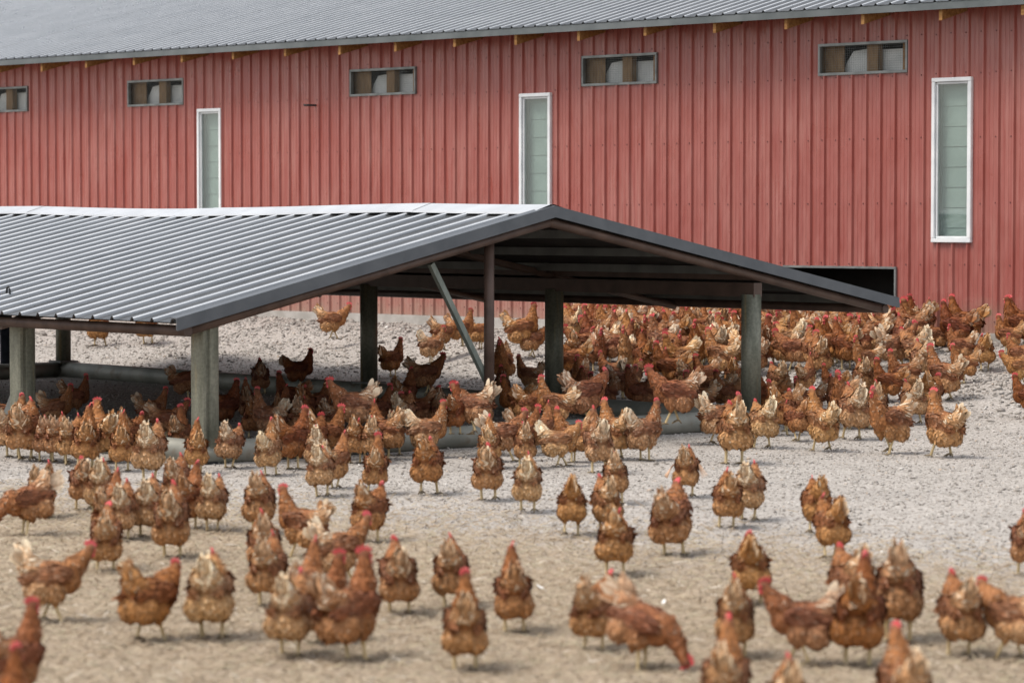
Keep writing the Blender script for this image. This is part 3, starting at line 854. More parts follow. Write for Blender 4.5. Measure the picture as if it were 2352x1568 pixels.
def make_hen(pose, seed, pale=0.0, yaw=0.0, spread=False, step=0, tail_up=62, fan=.09, bp=0):
    g = np.random.default_rng(seed)
    P = POSE[pose]
    I3 = np.eye(3)
    fat = g.uniform(.94, 1.06)
    bp = P['bp'] + bp
    BP = rot_y(bp)
    piv = np.array((0, 0, .20 + UP))
    prims = []
    def add(lab, c, r, rot=0.0, body=True, M3=None):
        M_ = rot_y(rot) if M3 is None else M3
        c = np.array(c, float)
        if body: c = c + np.array((0, 0, UP))
        if body:
            c = BP @ (c - piv) + piv; M_ = BP @ M_
        prims.append((lab, c, r, M_))
    add('trunk', (.0, 0, .222), (.130, .068 * fat, .074), 4)
    add('breast', (.082, 0, .208), (.070, .068 * fat, .084))
    add('saddle', (-.088, 0, .262), (.078, .066, .052), 18)
    add('trunk', (-.045, 0, .248), (.095, .070 * fat, .052), 6)
    add('saddle', (-.114, 0, .284), (.054, .052, .050), 20)
    add('tailb', (-.128, 0, .315), (.042, .038, .045), 0)
    add('tailb', (-.134, 0, .312), (.036, .027, .070), -24)
    add('fluff', (-.072, 0, .154), (.080, .090 * fat, .070))
    add('fluff', (-.078, .044, .143), (.064, .054 * fat, .064))
    add('fluff', (-.078, -.044, .143), (.064, .054 * fat, .064))
    for s in (-1, 1):
        add('thigh', (.010, s * .050, .146), (.056, .040, .062))
        add('drum', (.006, s * .046, .098), (.021, .019, .036))
        a = R(7) * s
        Mz = np.array([[math.cos(a), -math.sin(a), 0], [math.sin(a), math.cos(a), 0], [0, 0, 1]])
        add('wing', (-.008, s * .066 * fat, .218), (.110, .018, .056), M3=Mz @ rot_y(-8))
        add('wing', (-.098, s * .055 * fat, .222), (.056, .017, .036), M3=Mz @ rot_y(-14))
    hx, hz = P['head']
    hz += UP if pose != 'p' else 0.0
    NK = [(x, z + (UP if pose != 'p' else UP * (1 - k / 3)), r) for k, (x, z, r) in enumerate(P['neck'])]
    neck = [np.array((x, 0, z)) for x, z, r in NK]
    for (x, z, r) in NK:
        add('neck', (x, 0, z), (r, r * .92, r * 1.1), body=False)
    for i in range(3):
        a, b = NK[i], NK[i + 1]
        add('neck', ((a[0] + b[0]) / 2, 0, (a[1] + b[1]) / 2), ((a[2] + b[2]) / 2,) * 3, body=False)
    head = np.array((hx, 0, hz))
    ya = R(yaw)
    Hm = Matrix.Rotation(ya, 3, 'Z') @ Matrix.Rotation(R(P['hp']), 3, 'Y')
    Hn = np.array(Hm)
    add('head', head, (HEADR * 1.12, HEADR * .82, HEADR * .95), body=False, M3=Hn)
    add('head', head + Hn @ np.array((.016, 0, -.003)), (.018, .013, .015), body=False, M3=Hn)
    me = voxel(prims, .0068)
    me.name = 'body'
    nv = len(me.vertices)
    co = np.zeros(nv * 3, np.float32); me.vertices.foreach_get('co', co); co = co.reshape(-1, 3).astype(float)
    nr = np.array([v.normal[:] for v in me.vertices])
    # lumps of plumage
    d = np.array([noise.noise(Vector((p * 26 + seed))) * .0042 + noise.noise(Vector(p * 60 + seed)) * .0022 for p in co])
    keep = np.clip((np.linalg.norm(co - head, axis=1) - .04) / .03, 0, 1)
    co = co + nr * (d * keep)[:, None]
    me.vertices.foreach_set('co', co.reshape(-1).astype(np.float32))
    me.update()
    labs = sorted(set(p[0] for p in prims))
    def weights(pts):
        W = {l: np.zeros(len(pts)) for l in labs}
        for lab, c, r, M_ in prims:
            q = (pts - c) @ M_
            k = np.sqrt(((q / np.array(r)) ** 2).sum(1))
            s = (k - 1) * min(r)
            W[lab] = np.maximum(W[lab], np.exp(-np.maximum(s, -.004) / .0035))
        return W
    pal = {}
    hue = g.normal(0, .07)
    for l in labs:
        c = np.array(PAL[l]) * np.array((1 + hue, 1 + hue * 1.5, 1 + hue * 2))
        w = {'saddle': .26, 'tailb': .50, 'fluff': .14, 'neck': .05, 'thigh': .12, 'breast': .06}.get(l, .05) * pale
        pal[l] = c * (1 - w) + CREAM * w
    def colour(pts):
        W = weights(pts); T = sum(W.values()) + 1e-9
        out = sum(W[l][:, None] * pal[l] for l in labs) / T[:, None]
        return out, W
    base, W = colour(co)
    pat = np.array([noise.noise(Vector(p * 17 + seed * 3)) for p in co])
    base = base * (1 + .28 * pat)[:, None]
    # bare red face
    loc = (co - head) @ Hn
    face = (np.linalg.norm(loc - np.array((.014, 0, -.002)), axis=1) < .019) & (loc[:, 0] > .004)
    base[face] = (.50, .075, .065)
    setcol(me, np.clip(base, 0.01, 1))
    me.materials.append(M['plumage'])
    me.polygons.foreach_set('use_smooth', [True] * len(me.polygons))
    # feathers
    ar = np.array([p.area for p in me.polygons]); ce = np.array([p.center[:] for p in me.polygons]); nn = np.array([p.normal[:] for p in me.polygons])
    N = 1150
    idx = g.choice(len(ar), N, p=ar / ar.sum())
    C, NN = ce[idx], nn[idx]
    Cc, Wf = colour(C)
    lab = np.array(labs)[np.argmax(np.stack([Wf[l] for l in labs]), 0)]
    hd = neck[0] - head
    V, Fc, K, FN = [], [], [], []
    for i in range(N):
        l = lab[i]
        if np.linalg.norm(C[i] - head) < .034: continue
        D = np.array(FLOW[l] if l != 'neck' else hd + np.array((0, 0, -.02)), float)
        if l != 'neck' and l != 'head': D = BP @ D
        D = D + g.normal(0, .16, 3)
        D -= NN[i] * D.dot(NN[i])
        ln = np.linalg.norm(D)
        if ln < .15: continue
        D /= ln
        S = np.cross(NN[i], D)
        fl, fw = FSIZE[l]; fl *= g.uniform(.7, 1.25); fw *= g.uniform(.75, 1.2)
        lift = LIFT[l] * g.uniform(.3, 1.6)
        if l in ('fluff', 'thigh'): lift += g.uniform(0, .003)
        b = C[i] - D * fl * .35 + NN[i] * .0005
        m_ = C[i] + D * fl * .2 + NN[i] * (.0022 + lift * .4)
        t = C[i] + D * fl * .68 + NN[i] * (.001 + lift)
        n0 = len(V)
        V += [b - S * fw * .22, b + S * fw * .22, m_ - S * fw * .5, m_ + S * fw * .5, t - S * fw * .2, t + S * fw * .2]
        Fc += [(n0 + 2, n0 + 3, n0 + 1, n0), (n0 + 4, n0 + 5, n0 + 3, n0 + 2)]
        c0 = Cc[i] * g.uniform(.62, 1.26)
        tipw = {'neck': .36, 'saddle': .55, 'tailb': .65, 'fluff': .22, 'breast': .12, 'wing': .10, 'trunk': .10, 'thigh': .2}.get(l, 0)
        tw = min(1.0, abs(g.normal(0, tipw * (.25 + .9 * pale)))) if g.random() < .62 else 0
        if l in ('saddle', 'tailb') and g.random() < .06 + .10 * pale:
            c0 = c0 * .3 + CREAM * .68
        c1 = c0 * (1 - tw) + CREAM * tw
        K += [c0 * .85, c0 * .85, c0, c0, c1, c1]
        nb = NN[i] + D * .15 + g.normal(0, .16, 3); nb /= np.linalg.norm(nb)
        FN += [nb] * 6
    fe = bpy.data.meshes.new('feathers'); fe.from_pydata([tuple(p) for p in V], [], Fc); fe.update()
    setcol(fe, np.clip(np.array(K), .008, 1)); fe.materials.append(M['plumage'])
    fe.polygons.foreach_set('use_smooth', [True] * len(fe.polygons))
    fe.normals_split_custom_set_from_vertices([tuple(q) for q in FN])
    # tail
    V, Fc, K = [], [], []
    tb = BP @ (np.array((-.118, 0, .275 + UP)) - piv) + piv
    nt = 11
    for i in range(nt):
        u = (i / (nt - 1)) * 2 - 1                    # across the tent-shaped tail
        el = R(tail_up + 10 * (1 - abs(u)) - 20 * abs(u) + g.normal(0, 4)) - R(bp)
        sidew = u * fan + g.normal(0, .02)
        D = np.array((-math.cos(el), sidew, math.sin(el))); D /= np.linalg.norm(D)
        out = np.array((.25, np.sign(u + .01) * 1.0, .15)); out -= D * out.dot(D); out /= np.linalg.norm(out)
        S = np.cross(out, D)
        ln = g.uniform(.130, .160) * (1 - .18 * abs(u)); wd = g.uniform(.017, .023)
        b = tb + np.array((.01, u * (.008 + .045 * fan), -.01 - .012 * abs(u)))
        n0 = len(V)
        prof = [(0, .35), (.3, .8), (.65, 1.0), (.88, .8), (1.0, .25)]
        whit = np.clip(g.normal(.14 + .62 * pale, .24), 0, 1)
        for t, w in prof:
            curl = out * (.010 * t * t) - np.array((1, 0, 0)) * .018 * t * t
            for sgn in (-1, 1):
                for th in (-.0008, .0008):
                    V.append(b + D * ln * t + S * wd * w * sgn + curl + out * th)
                    e = np.clip(whit * (t * 1.3) + (.32 * pale if sgn > 0 else -.12), 0, .95)
                    K.append(np.array((.42, .19, .062)) * g.uniform(.75, 1.1) * (1 - e) + CREAM * 1.02 * e)
        for k in range(4):
            o_ = n0 + 4 * k
            Fc += [(o_, o_ + 2, o_ + 6, o_ + 4), (o_ + 1, o_ + 5, o_ + 7, o_ + 3), (o_, o_ + 4, o_ + 5, o_ + 1), (o_ + 2, o_ + 3, o_ + 7, o_ + 6)]
        Fc.append((n0 + 16, n0 + 18, n0 + 19, n0 + 17))
    tm = bpy.data.meshes.new('tail'); tm.from_pydata([tuple(p) for p in V], [], Fc); tm.update()
    setcol(tm, np.clip(np.array(K), .01, 1)); tm.materials.append(M['plumage'])
    parts = [('body', me), ('feathers', fe), ('tail', tm)]
    # opened wings
    if spread:
        for s in (-1, 1):
            V, Fc, K = [], [], []
            for i in range(8):
                D = np.array((-.42 + .03 * i, s * (.50 - .05 * i), -.62 + .02 * i)); D /= np.linalg.norm(D)
                b = np.array((.045 - .017 * i, s * (.088 + .002 * i), .245 + UP - .002 * i))
                ln = .135 - .004 * i; S = np.array((1., 0, -.2)); S -= D * S.dot(D); S /= np.linalg.norm(S); nrm = np.cross(S, D)
                n0 = len(V)
                for t, w in [(0, .5), (.5, 1), (.9, .8), (1, .3)]:
                    for sg in (-1, 1):
                        for th in (-.0008, .0008):
                            V.append(b + D * ln * t + S * .014 * w * sg + nrm * th)
                            e = min(1, .25 + t)
                            K.append(np.array((.40, .19, .08)) * (1 - e) + np.array((.80, .58, .42)) * e)
                for k in range(3):
                    o_ = n0 + 4 * k
                    Fc += [(o_, o_ + 2, o_ + 6, o_ + 4), (o_ + 1, o_ + 5, o_ + 7, o_ + 3), (o_, o_ + 4, o_ + 5, o_ + 1), (o_ + 2, o_ + 3, o_ + 7, o_ + 6)]
            wm = bpy.data.meshes.new('wing'); wm.from_pydata([tuple(p) for p in V], [], Fc); wm.update()
            setcol(wm, np.array(K)); wm.materials.append(M['plumage'])
            parts.append(('wing', wm))
    # comb
    side = [(.020, .014), (.024, .026), (.015, .026), (.012, .037), (.004, .029), (-.002, .041), (-.010, .030), (-.018, .038), (-.022, .026), (-.030, .026), (-.024, .014), (0, .010)]
    k = g.uniform(1.1, 1.4)
    side = [(x * k, .008 + (z - .008) * k) for x, z in side]
    n = len(side)
    flop = g.normal(0, .25)
    v = [Hn @ np.array((x, t + flop * max(z - .018, 0), z)) + head for t in (-.0032, .0032) for x, z in side]
    f = [tuple(range(n)), tuple(range(2 * n - 1, n - 1, -1))] + [((q + 1) % n, q, n + q, n + (q + 1) % n) for q in range(n)]
    cm = bpy.data.meshes.new('comb'); cm.from_pydata([tuple(p) for p in v], [], f); cm.update(); cm.materials.append(M['comb'])
    parts.append(('comb', cm))
    tv, tf = ico()
    wv, wf = [], []
    for s in (-1, 1):
        q = (tv[:42] if False else tv) * np.array((.010, .0048, .017)) + np.array((.016, s * .0065, -.024))
        b = len(wv) * len(tv); wv.append(q @ Hn.T + head); wf += [tuple(i + b for i in fc) for fc in tf]
    wm = bpy.data.meshes.new('wattle'); wm.from_pydata(np.concatenate(wv).tolist(), [], wf); wm.update(); wm.materials.append(M['comb'])
    parts.append(('wattle', wm))
    bv = [(.026, .006, .001), (.026, -.006, .001), (.026, 0, -.008), (.026, 0, .006), (.048, 0, -.006)]
    bk = bpy.data.meshes.new('beak'); bk.from_pydata([tuple(Hn @ np.array(p) + head) for p in bv], [], [(0, 3, 4), (3, 1, 4), (1, 2, 4), (2, 0, 4), (0, 2, 1, 3)]); bk.update(); bk.materials.append(M['beak'])
    parts.append(('beak', bk))
    # legs
    for s in (-1, 1):
        dx = 0.0; up = 0.0
        if step: dx = .045 * s * step; up = .022 if s * step < 0 else 0.0
        mb = MB()
        an = (.002 + dx * .25, s * .045, .082 + UP); ft = (.006 + dx, s * .045, .012 + up)
        mb.tube([(.006, s * .046, .105 + UP), an, tuple((np.array(an) + np.array(ft)) / 2), ft], [.013, .010, .0080, .0090], 8)
        nsh_ = len(mb.f)
        for a_ in (-32, 0, 32, 180):
            ca, sa = math.cos(R(a_)), math.sin(R(a_))
            l_ = .048 if a_ != 180 else .024
            dn = -.010 if up == 0 else -.028
            mb.tube([ft, (ft[0] + ca * l_ * .5, ft[1] + sa * l_ * .5, ft[2] - .002 + dn * .3), (ft[0] + ca * l_, ft[1] + sa * l_, ft[2] + dn + .003)], [.0078, .0066, .0036], 6)
        lm = bpy.data.meshes.new('leg'); lm.from_pydata(mb.v, [], mb.f); lm.update()
        lm.materials.append(M['leg']); lm.materials.append(M['foot'])
        for i_, p_ in enumerate(lm.polygons):
            p_.material_index = 1 if i_ >= nsh_ else 0
        parts.append(('leg', lm))
    zt = max(max(v.co.z for v in m_.vertices) for _, m_ in parts)
    return parts, zt

VAR = {}
def var(key, **k): VAR[key] = make_hen(**k)
var('a0', pose='a', seed=11, pale=.15, tail_up=64)
var('a1', pose='a', seed=12, pale=.45, yaw=20, tail_up=56, step=1, bp=-8)
var('a2', pose='a', seed=13, pale=.05, yaw=-15, tail_up=50)
var('ap0', pose='a', seed=14, pale=.88, tail_up=66)
var('t0', pose='a', seed=15, pale=.3, yaw=65, tail_up=60)
var('u0', pose='a', seed=16, pale=.3, yaw=-65, tail_up=62, step=-1)
var('r0', pose='r', seed=17, pale=.2, tail_up=70)
var('r1', pose='r', seed=18, pale=.45, yaw=25, tail_up=64, step=1, bp=-9)
var('r2', pose='r', seed=19, pale=.1, yaw=-30, tail_up=58, step=-1, bp=6)
var('r3', pose='r', seed=25, pale=.45, yaw=10, tail_up=72)
var('rp0', pose='r', seed=20, pale=.85, tail_up=68, step=1)
var('w0', pose='w', seed=21, pale=.35, tail_up=52, step=1)
var('w1', pose='w', seed=22, pale=.7, yaw=15, tail_up=58, step=-1, fan=.26)
var('p0', pose='p', seed=23, pale=.5, tail_up=52)
var('r4', pose='r', seed=31, pale=.05, yaw=-10, tail_up=76, step=-1)
var('r5', pose='r', seed=32, pale=.35, yaw=40, tail_up=66, bp=-13)
var('a3', pose='a', seed=33, pale=.3, yaw=-40, tail_up=70, bp=6)
var('p1', pose='p', seed=34, pale=.2, yaw=15, tail_up=60, step=1)
var('s0', pose='r', seed=24, pale=.35, spread=True, tail_up=60, step=1)
KEYS = dict(a=['a0', 'a1', 'a2', 'a3'], ap=['ap0', 'a1'], t=['t0'], u=['u0'], r=['r0', 'r1', 'r2', 'r3', 'r4', 'r5'], rp=['rp0', 'r3'], w=['w0'], wp=['w1'], p=['p0', 'p1'], s=['s0'])
TOP = {k: max(VAR[q][1] for q in v) for k, v in KEYS.items()}

hrnd = random.Random(99)
HENS = []
def put_hen(loc, yaw, key, scale, tone, label, group):
    parts, zt = VAR[key]
    root = empty('hen', loc, yaw)
    root.scale = (scale * hrnd.uniform(.94, 1.05), scale * hrnd.uniform(1.0, 1.15), scale)
    root.rotation_euler = (R(hrnd.uniform(-4, 4)), R(hrnd.uniform(-6, 5)), yaw)
    tag(root, label, 'hen', group)
    for nm, me in parts:
        o = bpy.data.objects.new(nm, me); o.parent = root
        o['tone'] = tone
        if nm == 'feathers': o['kind'] = 'stuff'
        col.objects.link(o)
    HENS.append((loc[0], loc[1]))
    return root

def view_of(h):
    h %= 360
    return 'seen from behind' if 45 <= h <= 135 else 'facing left' if 135 < h < 225 else 'facing the camera' if 225 <= h <= 315 else 'facing right'

LIST = '''118 1432 1240 12 wp .62| white tail raised, far left of the foreground
345 1475 1278 55 r .55| head turned right, left foreground beside the paler hen
488 1470 1255 86 rp .8| pale rump, left foreground
665 1510 1300 82 rp .62| large, left foreground in the tight cluster
742 1478 1312 40 a .3| right of the large hen in the foreground cluster
700 1440 1300 70 a .38| behind the large hen, only comb and neck showing
818 1518 1262 48 a .34| tall with red comb, right end of the foreground cluster
600 1228 1076 88 r .45| top of the column of three on the left
612 1328 1168 95 r .42| middle of the column of three on the left
618 1392 1258 80 rp .5| bottom of the column of three on the left
790 1345 1200 25 wp .55| white wing patch, above the foreground cluster
918 1412 1240 93 r .48| alone right of the foreground cluster
1042 1398 1236 92 rp .5| behind the hen with the tall comb, centre
1068 1540 1314 88 a .6| tall with red comb, bottom centre
1182 1455 1260 90 a .35| standing alone, centre foreground
1362 1494 1314 72 r .5| left of the bent pecking hen
1470 1538 1335 -22 p .25| bent down to the ground, bottom centre right
1412 1325 1155 78 r .6| centre right above the pecking hen
1728 1392 1222 90 r .62| puffed up and round, right of centre
1690 1512 1342 86 rp .6| behind the hen cut by the bottom edge
1668 1690 1415 80 a .55| cut by the bottom edge, right of the pecking hen
1835 1530 1345 176 wp .25| head lowered, right foreground
1968 1532 1268 74 a .5| big with bright comb, right foreground
1955 1440 1240 100 rp .5| hidden behind the big bright-combed hen
2062 1476 1234 84 rp .4| right behind the big bright-combed hen
2202 1508 1306 90 r .5| alone in the right foreground
2318 1516 1325 142 rp .5| red face to the left, right edge
2358 1322 1200 80 r .35| half cut by the right edge, upper
2082 1690 1452 100 ap .5| cut by the bottom edge, bottom right
1800 1740 1515 85 rp .6| only its back above the bottom edge
42 1625 1378 62 a .25| big, cut by the lower left corner
12 1760 1535 70 a .5| only the comb showing, bottom left corner
58 1232 1066 205 p .35| left edge, bent over beside a pale tail
98 1190 1066 85 rp .5| left edge behind the bent one
192 1172 1058 105 r .42| first of the left group
228 1190 1046 88 rp .6| white tail upright, in the left group
250 1238 1090 75 a .3| dark neck and pink comb, in the left group
280 1242 1100 84 rp .45| right end of the left group
242 1312 1160 92 r .5| nearest of the left group, white wing tip
338 1236 1086 86 rp .5| narrow pale tail, between the two left groups
396 1284 1112 92 r .55| stepping forward, between the two left groups
408 1165 1052 88 r .4| behind the pink combs right of the left groups
432 1215 1058 80 a .3| pink comb, beside the round pale-rumped one
487 1222 1086 84 rp .6| round pale rump, below the corner post
692 1280 1125 158 ap .42| neck raised and white tail, left middle ground
852 1246 1106 66 r .42| comb just left of upright tail, middle ground
740 1142 1016 88 rp .55| below the front skid pipe, left one of two
768 1122 1003 62 a .5| below the front skid pipe, right one of two
860 1134 1012 88 u .5| middle ground in front of the skid pipe, pink comb
986 1136 998 80 r .4| broad, in front of the skid pipe
1122 1150 1020 84 r .55| below the brown centre post
1212 1176 1036 86 rp .7| pale and bright, right of the brown centre post
1312 1232 1102 88 r .6| gravel at the centre, alone
1415 1158 1062 90 r .5| crouched and round, behind a white-tailed one
1395 1226 1112 100 rp .6| crooked white tail, in front of the round one
1548 1276 1106 76 r .34| lifted foot, on the gravel right of centre
1578 1142 1020 80 s .5| before the right skid
1668 1212 1080 94 r .5| left one of the pair right of centre
1718 1196 1052 72 rp .6| right one of the pair right of centre
1874 1226 1092 92 r .6| back one of the pair on open gravel
1906 1284 1150 110 r .55| front one of the pair on open gravel
1128 1076 955 88 ap .6| hiding the foot of the brown centre post
1750 1030 908 112 rp .75| against the foot of the right post
1686 1066 912 92 r .62| left of the right post, golden
1650 1022 900 30 wp .5| white fan tail left of the right post
1832 1014 912 128 r .25| right of the right post, low tail
1888 1036 890 112 a .72| golden neck, right of the right post
1955 1010 860 95 rp .45| long white tail, right of the golden neck
1940 985 845 235 t .3| comb between two tails, right yard
2045 1042 872 215 ap .42| white shoulder patch, right yard
2100 975 866 100 rp .45| white tail behind the white-shouldered one
2162 1050 893 122 a .55| nearest at the right, tail fanned
2168 922 775 140 ap .35| large, white fan tail, right yard
2118 880 772 100 rp .5| white fan spread wide, right yard
2262 853 762 90 r .6| alone on the stony bank, right
2312 812 722 160 a .4| first of the right-edge group by the wall
2338 800 680 165 a .4| second of the right-edge group by the wall
2358 795 668 160 a .2| tallest of the right-edge group by the wall
2345 855 765 150 t .4| white tail tip, right edge below the wall group
2348 890 800 170 w .75| golden neck, right edge
2362 960 855 165 a .4| cut by the right edge, nearest there
2190 808 664 150 a .12| neck stretched tall against the red wall
2212 795 655 155 a .55| behind the dark one against the red wall
2148 812 722 160 t .4| red face up, below the dark one at the wall
2098 800 688 140 a .35| beside the roof corner, facing the wall group
2122 792 684 60 ap .4| pale back, beside the roof corner
2060 850 740 20 wp .4| white tail fan under the roof corner
2105 850 745 120 rp .5| pale tail below the roof corner
766 780 695 8 w .45| striding alone beyond the shelter by the barn wall
902 866 775 42 a .45| alone on the gravel behind the shelter
988 836 745 12 ap .55| nearest of the trio behind the brace
1018 805 725 25 w .4| middle of the trio behind the brace
1062 795 708 6 a .4| by the wall left of the brace top
1102 802 715 20 a .55| by the wall right of the brace
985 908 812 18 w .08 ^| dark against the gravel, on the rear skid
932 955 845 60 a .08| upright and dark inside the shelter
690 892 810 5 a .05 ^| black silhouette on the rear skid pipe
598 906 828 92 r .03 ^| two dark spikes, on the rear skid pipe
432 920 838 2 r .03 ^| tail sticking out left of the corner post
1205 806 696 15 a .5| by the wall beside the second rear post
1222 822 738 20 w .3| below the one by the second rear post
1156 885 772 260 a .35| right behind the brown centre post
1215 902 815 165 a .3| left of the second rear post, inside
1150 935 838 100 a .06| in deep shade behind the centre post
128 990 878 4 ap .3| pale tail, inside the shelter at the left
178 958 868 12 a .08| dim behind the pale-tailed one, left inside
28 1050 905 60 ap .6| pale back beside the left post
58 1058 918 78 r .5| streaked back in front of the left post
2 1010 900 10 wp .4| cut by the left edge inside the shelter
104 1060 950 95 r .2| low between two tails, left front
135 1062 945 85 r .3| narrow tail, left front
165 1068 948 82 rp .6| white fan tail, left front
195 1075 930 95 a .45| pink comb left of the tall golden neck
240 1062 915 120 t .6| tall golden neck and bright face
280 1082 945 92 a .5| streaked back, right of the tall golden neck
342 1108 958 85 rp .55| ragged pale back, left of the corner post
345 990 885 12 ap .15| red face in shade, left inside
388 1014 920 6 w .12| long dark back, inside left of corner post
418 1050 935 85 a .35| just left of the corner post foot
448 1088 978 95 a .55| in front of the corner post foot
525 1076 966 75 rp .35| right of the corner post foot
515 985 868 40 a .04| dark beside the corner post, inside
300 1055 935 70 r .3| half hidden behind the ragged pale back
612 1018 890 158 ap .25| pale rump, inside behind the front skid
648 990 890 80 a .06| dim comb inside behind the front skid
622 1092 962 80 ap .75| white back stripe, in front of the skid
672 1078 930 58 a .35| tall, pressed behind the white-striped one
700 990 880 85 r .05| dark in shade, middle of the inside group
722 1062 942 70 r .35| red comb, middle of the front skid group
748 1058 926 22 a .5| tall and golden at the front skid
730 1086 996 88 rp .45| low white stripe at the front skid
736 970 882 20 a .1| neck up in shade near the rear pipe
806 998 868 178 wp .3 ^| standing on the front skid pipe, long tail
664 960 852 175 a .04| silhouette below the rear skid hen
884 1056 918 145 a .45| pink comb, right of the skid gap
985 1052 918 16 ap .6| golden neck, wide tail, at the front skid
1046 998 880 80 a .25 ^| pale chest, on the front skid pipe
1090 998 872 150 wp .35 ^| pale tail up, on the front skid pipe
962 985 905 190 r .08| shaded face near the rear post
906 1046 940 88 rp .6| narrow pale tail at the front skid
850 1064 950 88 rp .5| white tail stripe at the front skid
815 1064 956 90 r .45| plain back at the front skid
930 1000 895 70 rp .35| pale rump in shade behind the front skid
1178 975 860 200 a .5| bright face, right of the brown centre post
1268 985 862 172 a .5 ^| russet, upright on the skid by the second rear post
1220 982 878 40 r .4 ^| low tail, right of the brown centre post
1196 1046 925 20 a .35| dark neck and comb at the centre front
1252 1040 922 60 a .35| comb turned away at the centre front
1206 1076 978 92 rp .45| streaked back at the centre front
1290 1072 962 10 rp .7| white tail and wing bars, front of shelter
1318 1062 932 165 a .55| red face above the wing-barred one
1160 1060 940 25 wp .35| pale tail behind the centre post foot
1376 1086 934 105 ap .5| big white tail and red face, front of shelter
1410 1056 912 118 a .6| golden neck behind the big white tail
1480 1058 915 40 ap .45| tail to tail with its neighbour, front of shelter
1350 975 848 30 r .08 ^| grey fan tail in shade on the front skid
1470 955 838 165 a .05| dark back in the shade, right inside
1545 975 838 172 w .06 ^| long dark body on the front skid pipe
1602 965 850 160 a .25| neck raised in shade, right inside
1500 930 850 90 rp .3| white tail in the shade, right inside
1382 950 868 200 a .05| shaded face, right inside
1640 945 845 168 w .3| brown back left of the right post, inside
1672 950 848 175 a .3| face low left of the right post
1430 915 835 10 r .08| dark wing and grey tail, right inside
1765 965 845 155 a .3| half hidden by the right post
1808 990 868 165 a .4| red face right of the right post
1860 965 862 160 t .2| dark head and pink comb, right yard
1320 935 842 30 a .06| black tail beside the second rear post
1572 905 835 70 rp .35| striped white tail at the edge of the shade
1330 902 812 250 a .35| dim face right of the second rear post, under the roof
1405 892 806 150 t .25| dark neck under the middle of the beam
1455 905 822 40 rp .4| pale tail under the middle of the beam
1535 888 806 120 a .3| dim comb under the beam, centre right
1622 900 818 200 a .35| facing out under the beam near the right post
1685 902 818 80 r .45| tucked in close behind the right post
1790 918 826 100 rp .5| pale rump just right behind the right post
1855 905 812 60 a .4| neck up beyond the right post in the yard
1915 930 838 150 a .45| between the crowd and the golden neck
1985 915 818 95 rp .5| pale rump at the crowd's near edge
2035 925 822 165 a .4| head high at the crowd's near edge
1790 1000 885 60 r .4| low in front of the crowd right of the right post
1925 970 860 120 a .3| between the long white tail and the crowd
2010 985 870 80 rp .5| pale rump left of the white-shouldered one
2075 905 800 175 a .35| head up left of the wide white fan
2135 955 850 60 r .45| low back behind the tail-fanned one
2215 880 790 170 a .4| facing in from the stony bank
1985 868 770 200 a .45| face forward below the roof corner
2205 840 745 165 t .3| under the wall group, head turned
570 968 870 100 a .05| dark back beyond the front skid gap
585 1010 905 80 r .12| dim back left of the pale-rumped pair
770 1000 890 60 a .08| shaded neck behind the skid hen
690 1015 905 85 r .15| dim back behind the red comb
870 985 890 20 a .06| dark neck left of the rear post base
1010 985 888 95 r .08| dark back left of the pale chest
230 797 700 85 r .5| half hidden by the eave, beyond the shelter at left
340 790 700 80 r .6| second one beyond the eave at left
'''
for line in LIST.strip().splitlines():
    a, loc = line.split('|')
    t = a.split()
    x, yb = float(t[0]), float(t[1])
    yt = None if t[2] == '-' else float(t[2])
    hd = float(t[3]); pose = t[4]; tone = float(t[5])  # lowest tones go to hens under the roof, shade put into their plumage
    lift = .165 if len(t) > 6 and t[6] == '^' else 0.0
    p = on_ground(x, yb, lift)
    ks = KEYS[pose]
    key = ks[hrnd.randrange(len(ks))]
    sc = hrnd.uniform(.94, 1.04)
    if yt is not None:
        sc = (yb - yt) * p[1] / F_PX / (VAR[key][1] - .01)
        sc = min(max(sc, .84), 1.16)
    adj = 'pale-tailed brown' if pose in ('ap', 'rp', 'wp') else 'dark-toned brown' if tone < .3 else 'light brown' if tone > .72 else 'brown'
    act = {'p': 'pecking', 's': 'with half-open wings'}.get(pose)
    label = f"{adj} hen {view_of(hd)}{' ' + act if act else ''}, {loc.strip()}"
    put_hen(p, R(hd + hrnd.uniform(-5, 5)), key, sc, tone, label, 'brown hens ranging over the yard')

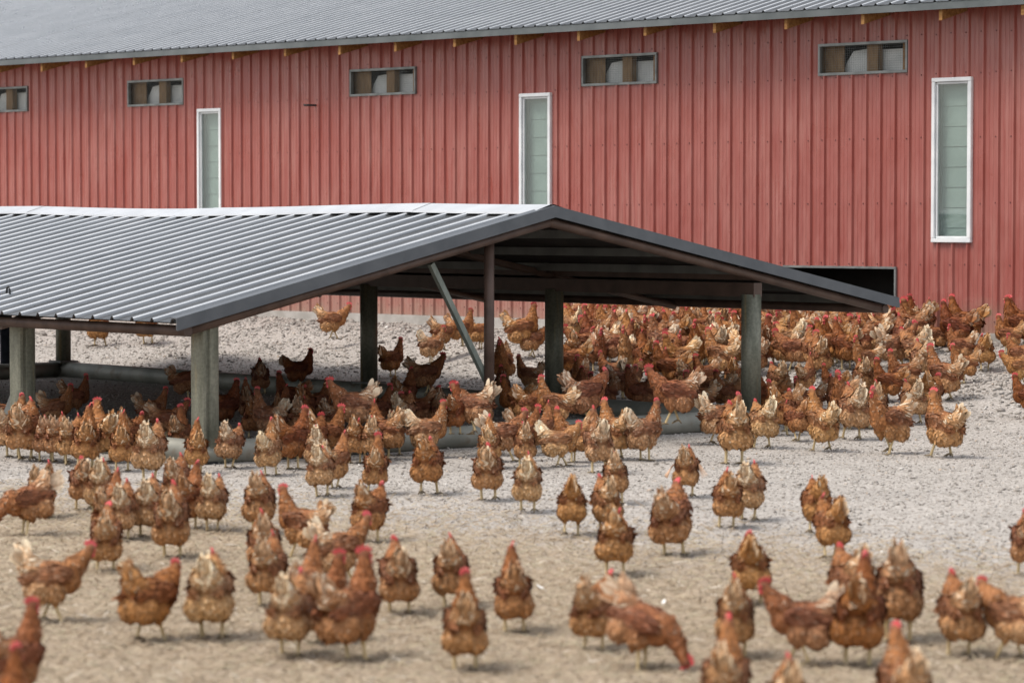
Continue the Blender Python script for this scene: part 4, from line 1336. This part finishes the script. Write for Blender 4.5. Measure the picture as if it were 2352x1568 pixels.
# the dense flock between shelter and barn
fr = random.Random(5)
pts = []
tries = 0
while len(pts) < 118 and tries < 60000:
    tries += 1
    s = fr.uniform(-.2, 6.6); q = fr.choice([fr.uniform(.3, 4.9), fr.uniform(.3, 1.6)])
    x = BARN_P[0] + BD[0] * s - BN[0] * q; y = BARN_P[1] + BD[1] * s - BN[1] * q
    z = float(ground_z(x, y))
    xv, yv = proj((x, y, z))
    lim = 884 + 28 * math.sin(xv * .021) + 10 * math.sin(xv * .07)
    if not (1296 < xv < 2125 and yv < lim): continue
    if xv > 2080 and q > 2.6: continue
    if any((x - a) ** 2 + (y - b) ** 2 < .215 ** 2 for a, b, _ in pts): continue
    if any((x - a) ** 2 + (y - b) ** 2 < .20 ** 2 for a, b in HENS): continue
    pts.append((x, y, z))
flock = []
for x, y, z in pts:
    key = fr.choice(['a3', 'r4', 'r5', 'a0', 'a1', 'a2', 'ap0', 't0', 'u0', 'a0', 'a2', 'r0', 'r1', 'r3', 'w0', 'w1', 'u0', 't0', 'rp0'])
    hd = fr.choice([fr.uniform(0, 360), fr.uniform(60, 220), fr.uniform(120, 240)])
    tone = min(max(fr.gauss(.45, .22), 0), 1)
    xv, yv = proj((x, y, z))
    adj = 'pale-tailed' if key in ('ap0', 'rp0', 'w1') else 'dark' if tone < .3 else 'golden' if tone > .62 else 'brown'
    zone = 'beside the second rear post' if xv < 1420 else 'left of the right post' if xv < 1700 else 'right of the right post' if xv < 1900 else 'below the roof corner'
    q = (BARN_P[0] - x) * BN[0] + (BARN_P[1] - y) * BN[1]
    row = 'by the wall' if q < 1.4 else 'mid crowd' if q < 3.0 else 'crowd front'
    flock.append([xv, (x, y, z), hd, key, fr.uniform(1.0, 1.14), tone, f"{adj} hen {view_of(hd)}, {zone}, {row}"])
flock.sort(key=lambda e: e[0])
ORD = ['first', 'second', 'third', 'fourth', 'fifth', 'sixth', 'seventh', 'eighth', 'ninth']
labs_all = [e[6] for e in flock]
seen = {}
for xv, loc, hd, key, sc, tone, lab in flock:
    if labs_all.count(lab) > 1:
        k = seen.get(lab, 0); seen[lab] = k + 1
        lab = f"{lab}, {ORD[k]} from left"
    put_hen(loc, R(hd), key, sc, tone, lab, 'flock crowded by the barn')

# fallen white feathers on the ground
fm = MB()
pr_ = [(0, .25), (.35, 1), (.7, .8), (1, .1)]
vv_ = []
for t_, w_ in pr_:
    for sg in (-1, 1):
        vv_ += [(t_ * .06, sg * w_ * .012, .004 + .012 * t_ * t_ - abs(sg) * .003), (t_ * .06, sg * w_ * .012, .0055 + .012 * t_ * t_ - abs(sg) * .003)]
ff_ = []
for k in range(3):
    o_ = 4 * k
    ff_ += [(o_, o_ + 2, o_ + 6, o_ + 4), (o_ + 1, o_ + 5, o_ + 7, o_ + 3), (o_, o_ + 4, o_ + 5, o_ + 1), (o_ + 2, o_ + 3, o_ + 7, o_ + 6)]
fme = bpy.data.meshes.new('fallen_feather'); fme.from_pydata(vv_, [], ff_); fme.update(); fme.materials.append(M['downy'])
for (x, y_, w_) in [(292, 1338, 'between the two left groups'), (262, 1362, 'above the left foreground hens'), (520, 1405, 'right of the pale-rumped hen'), (1165, 1296, 'at the middle of the gravel edge'),
                (2125, 1380, 'right of the big combed hen'), (1130, 1500, 'right of the bottom centre hen'), (860, 1510, 'below the foreground cluster'), (455, 1480, 'between two left foreground hens'),
                (1255, 1355, 'above the lone centre hen'), (1520, 1390, 'above the pecking hen'), (205, 1415, 'below the far left hen'), (120, 1352, 'left edge of the straw')]:
    p = on_ground(x, y_)
    o = inst('fallen_feather', fme, None, p, (hrnd.uniform(-.3, .3), hrnd.uniform(-.3, .1), hrnd.uniform(0, 6.28)))
    tag(o, 'small white feather fallen on the ground ' + w_, 'feather', 'white feathers lying about')
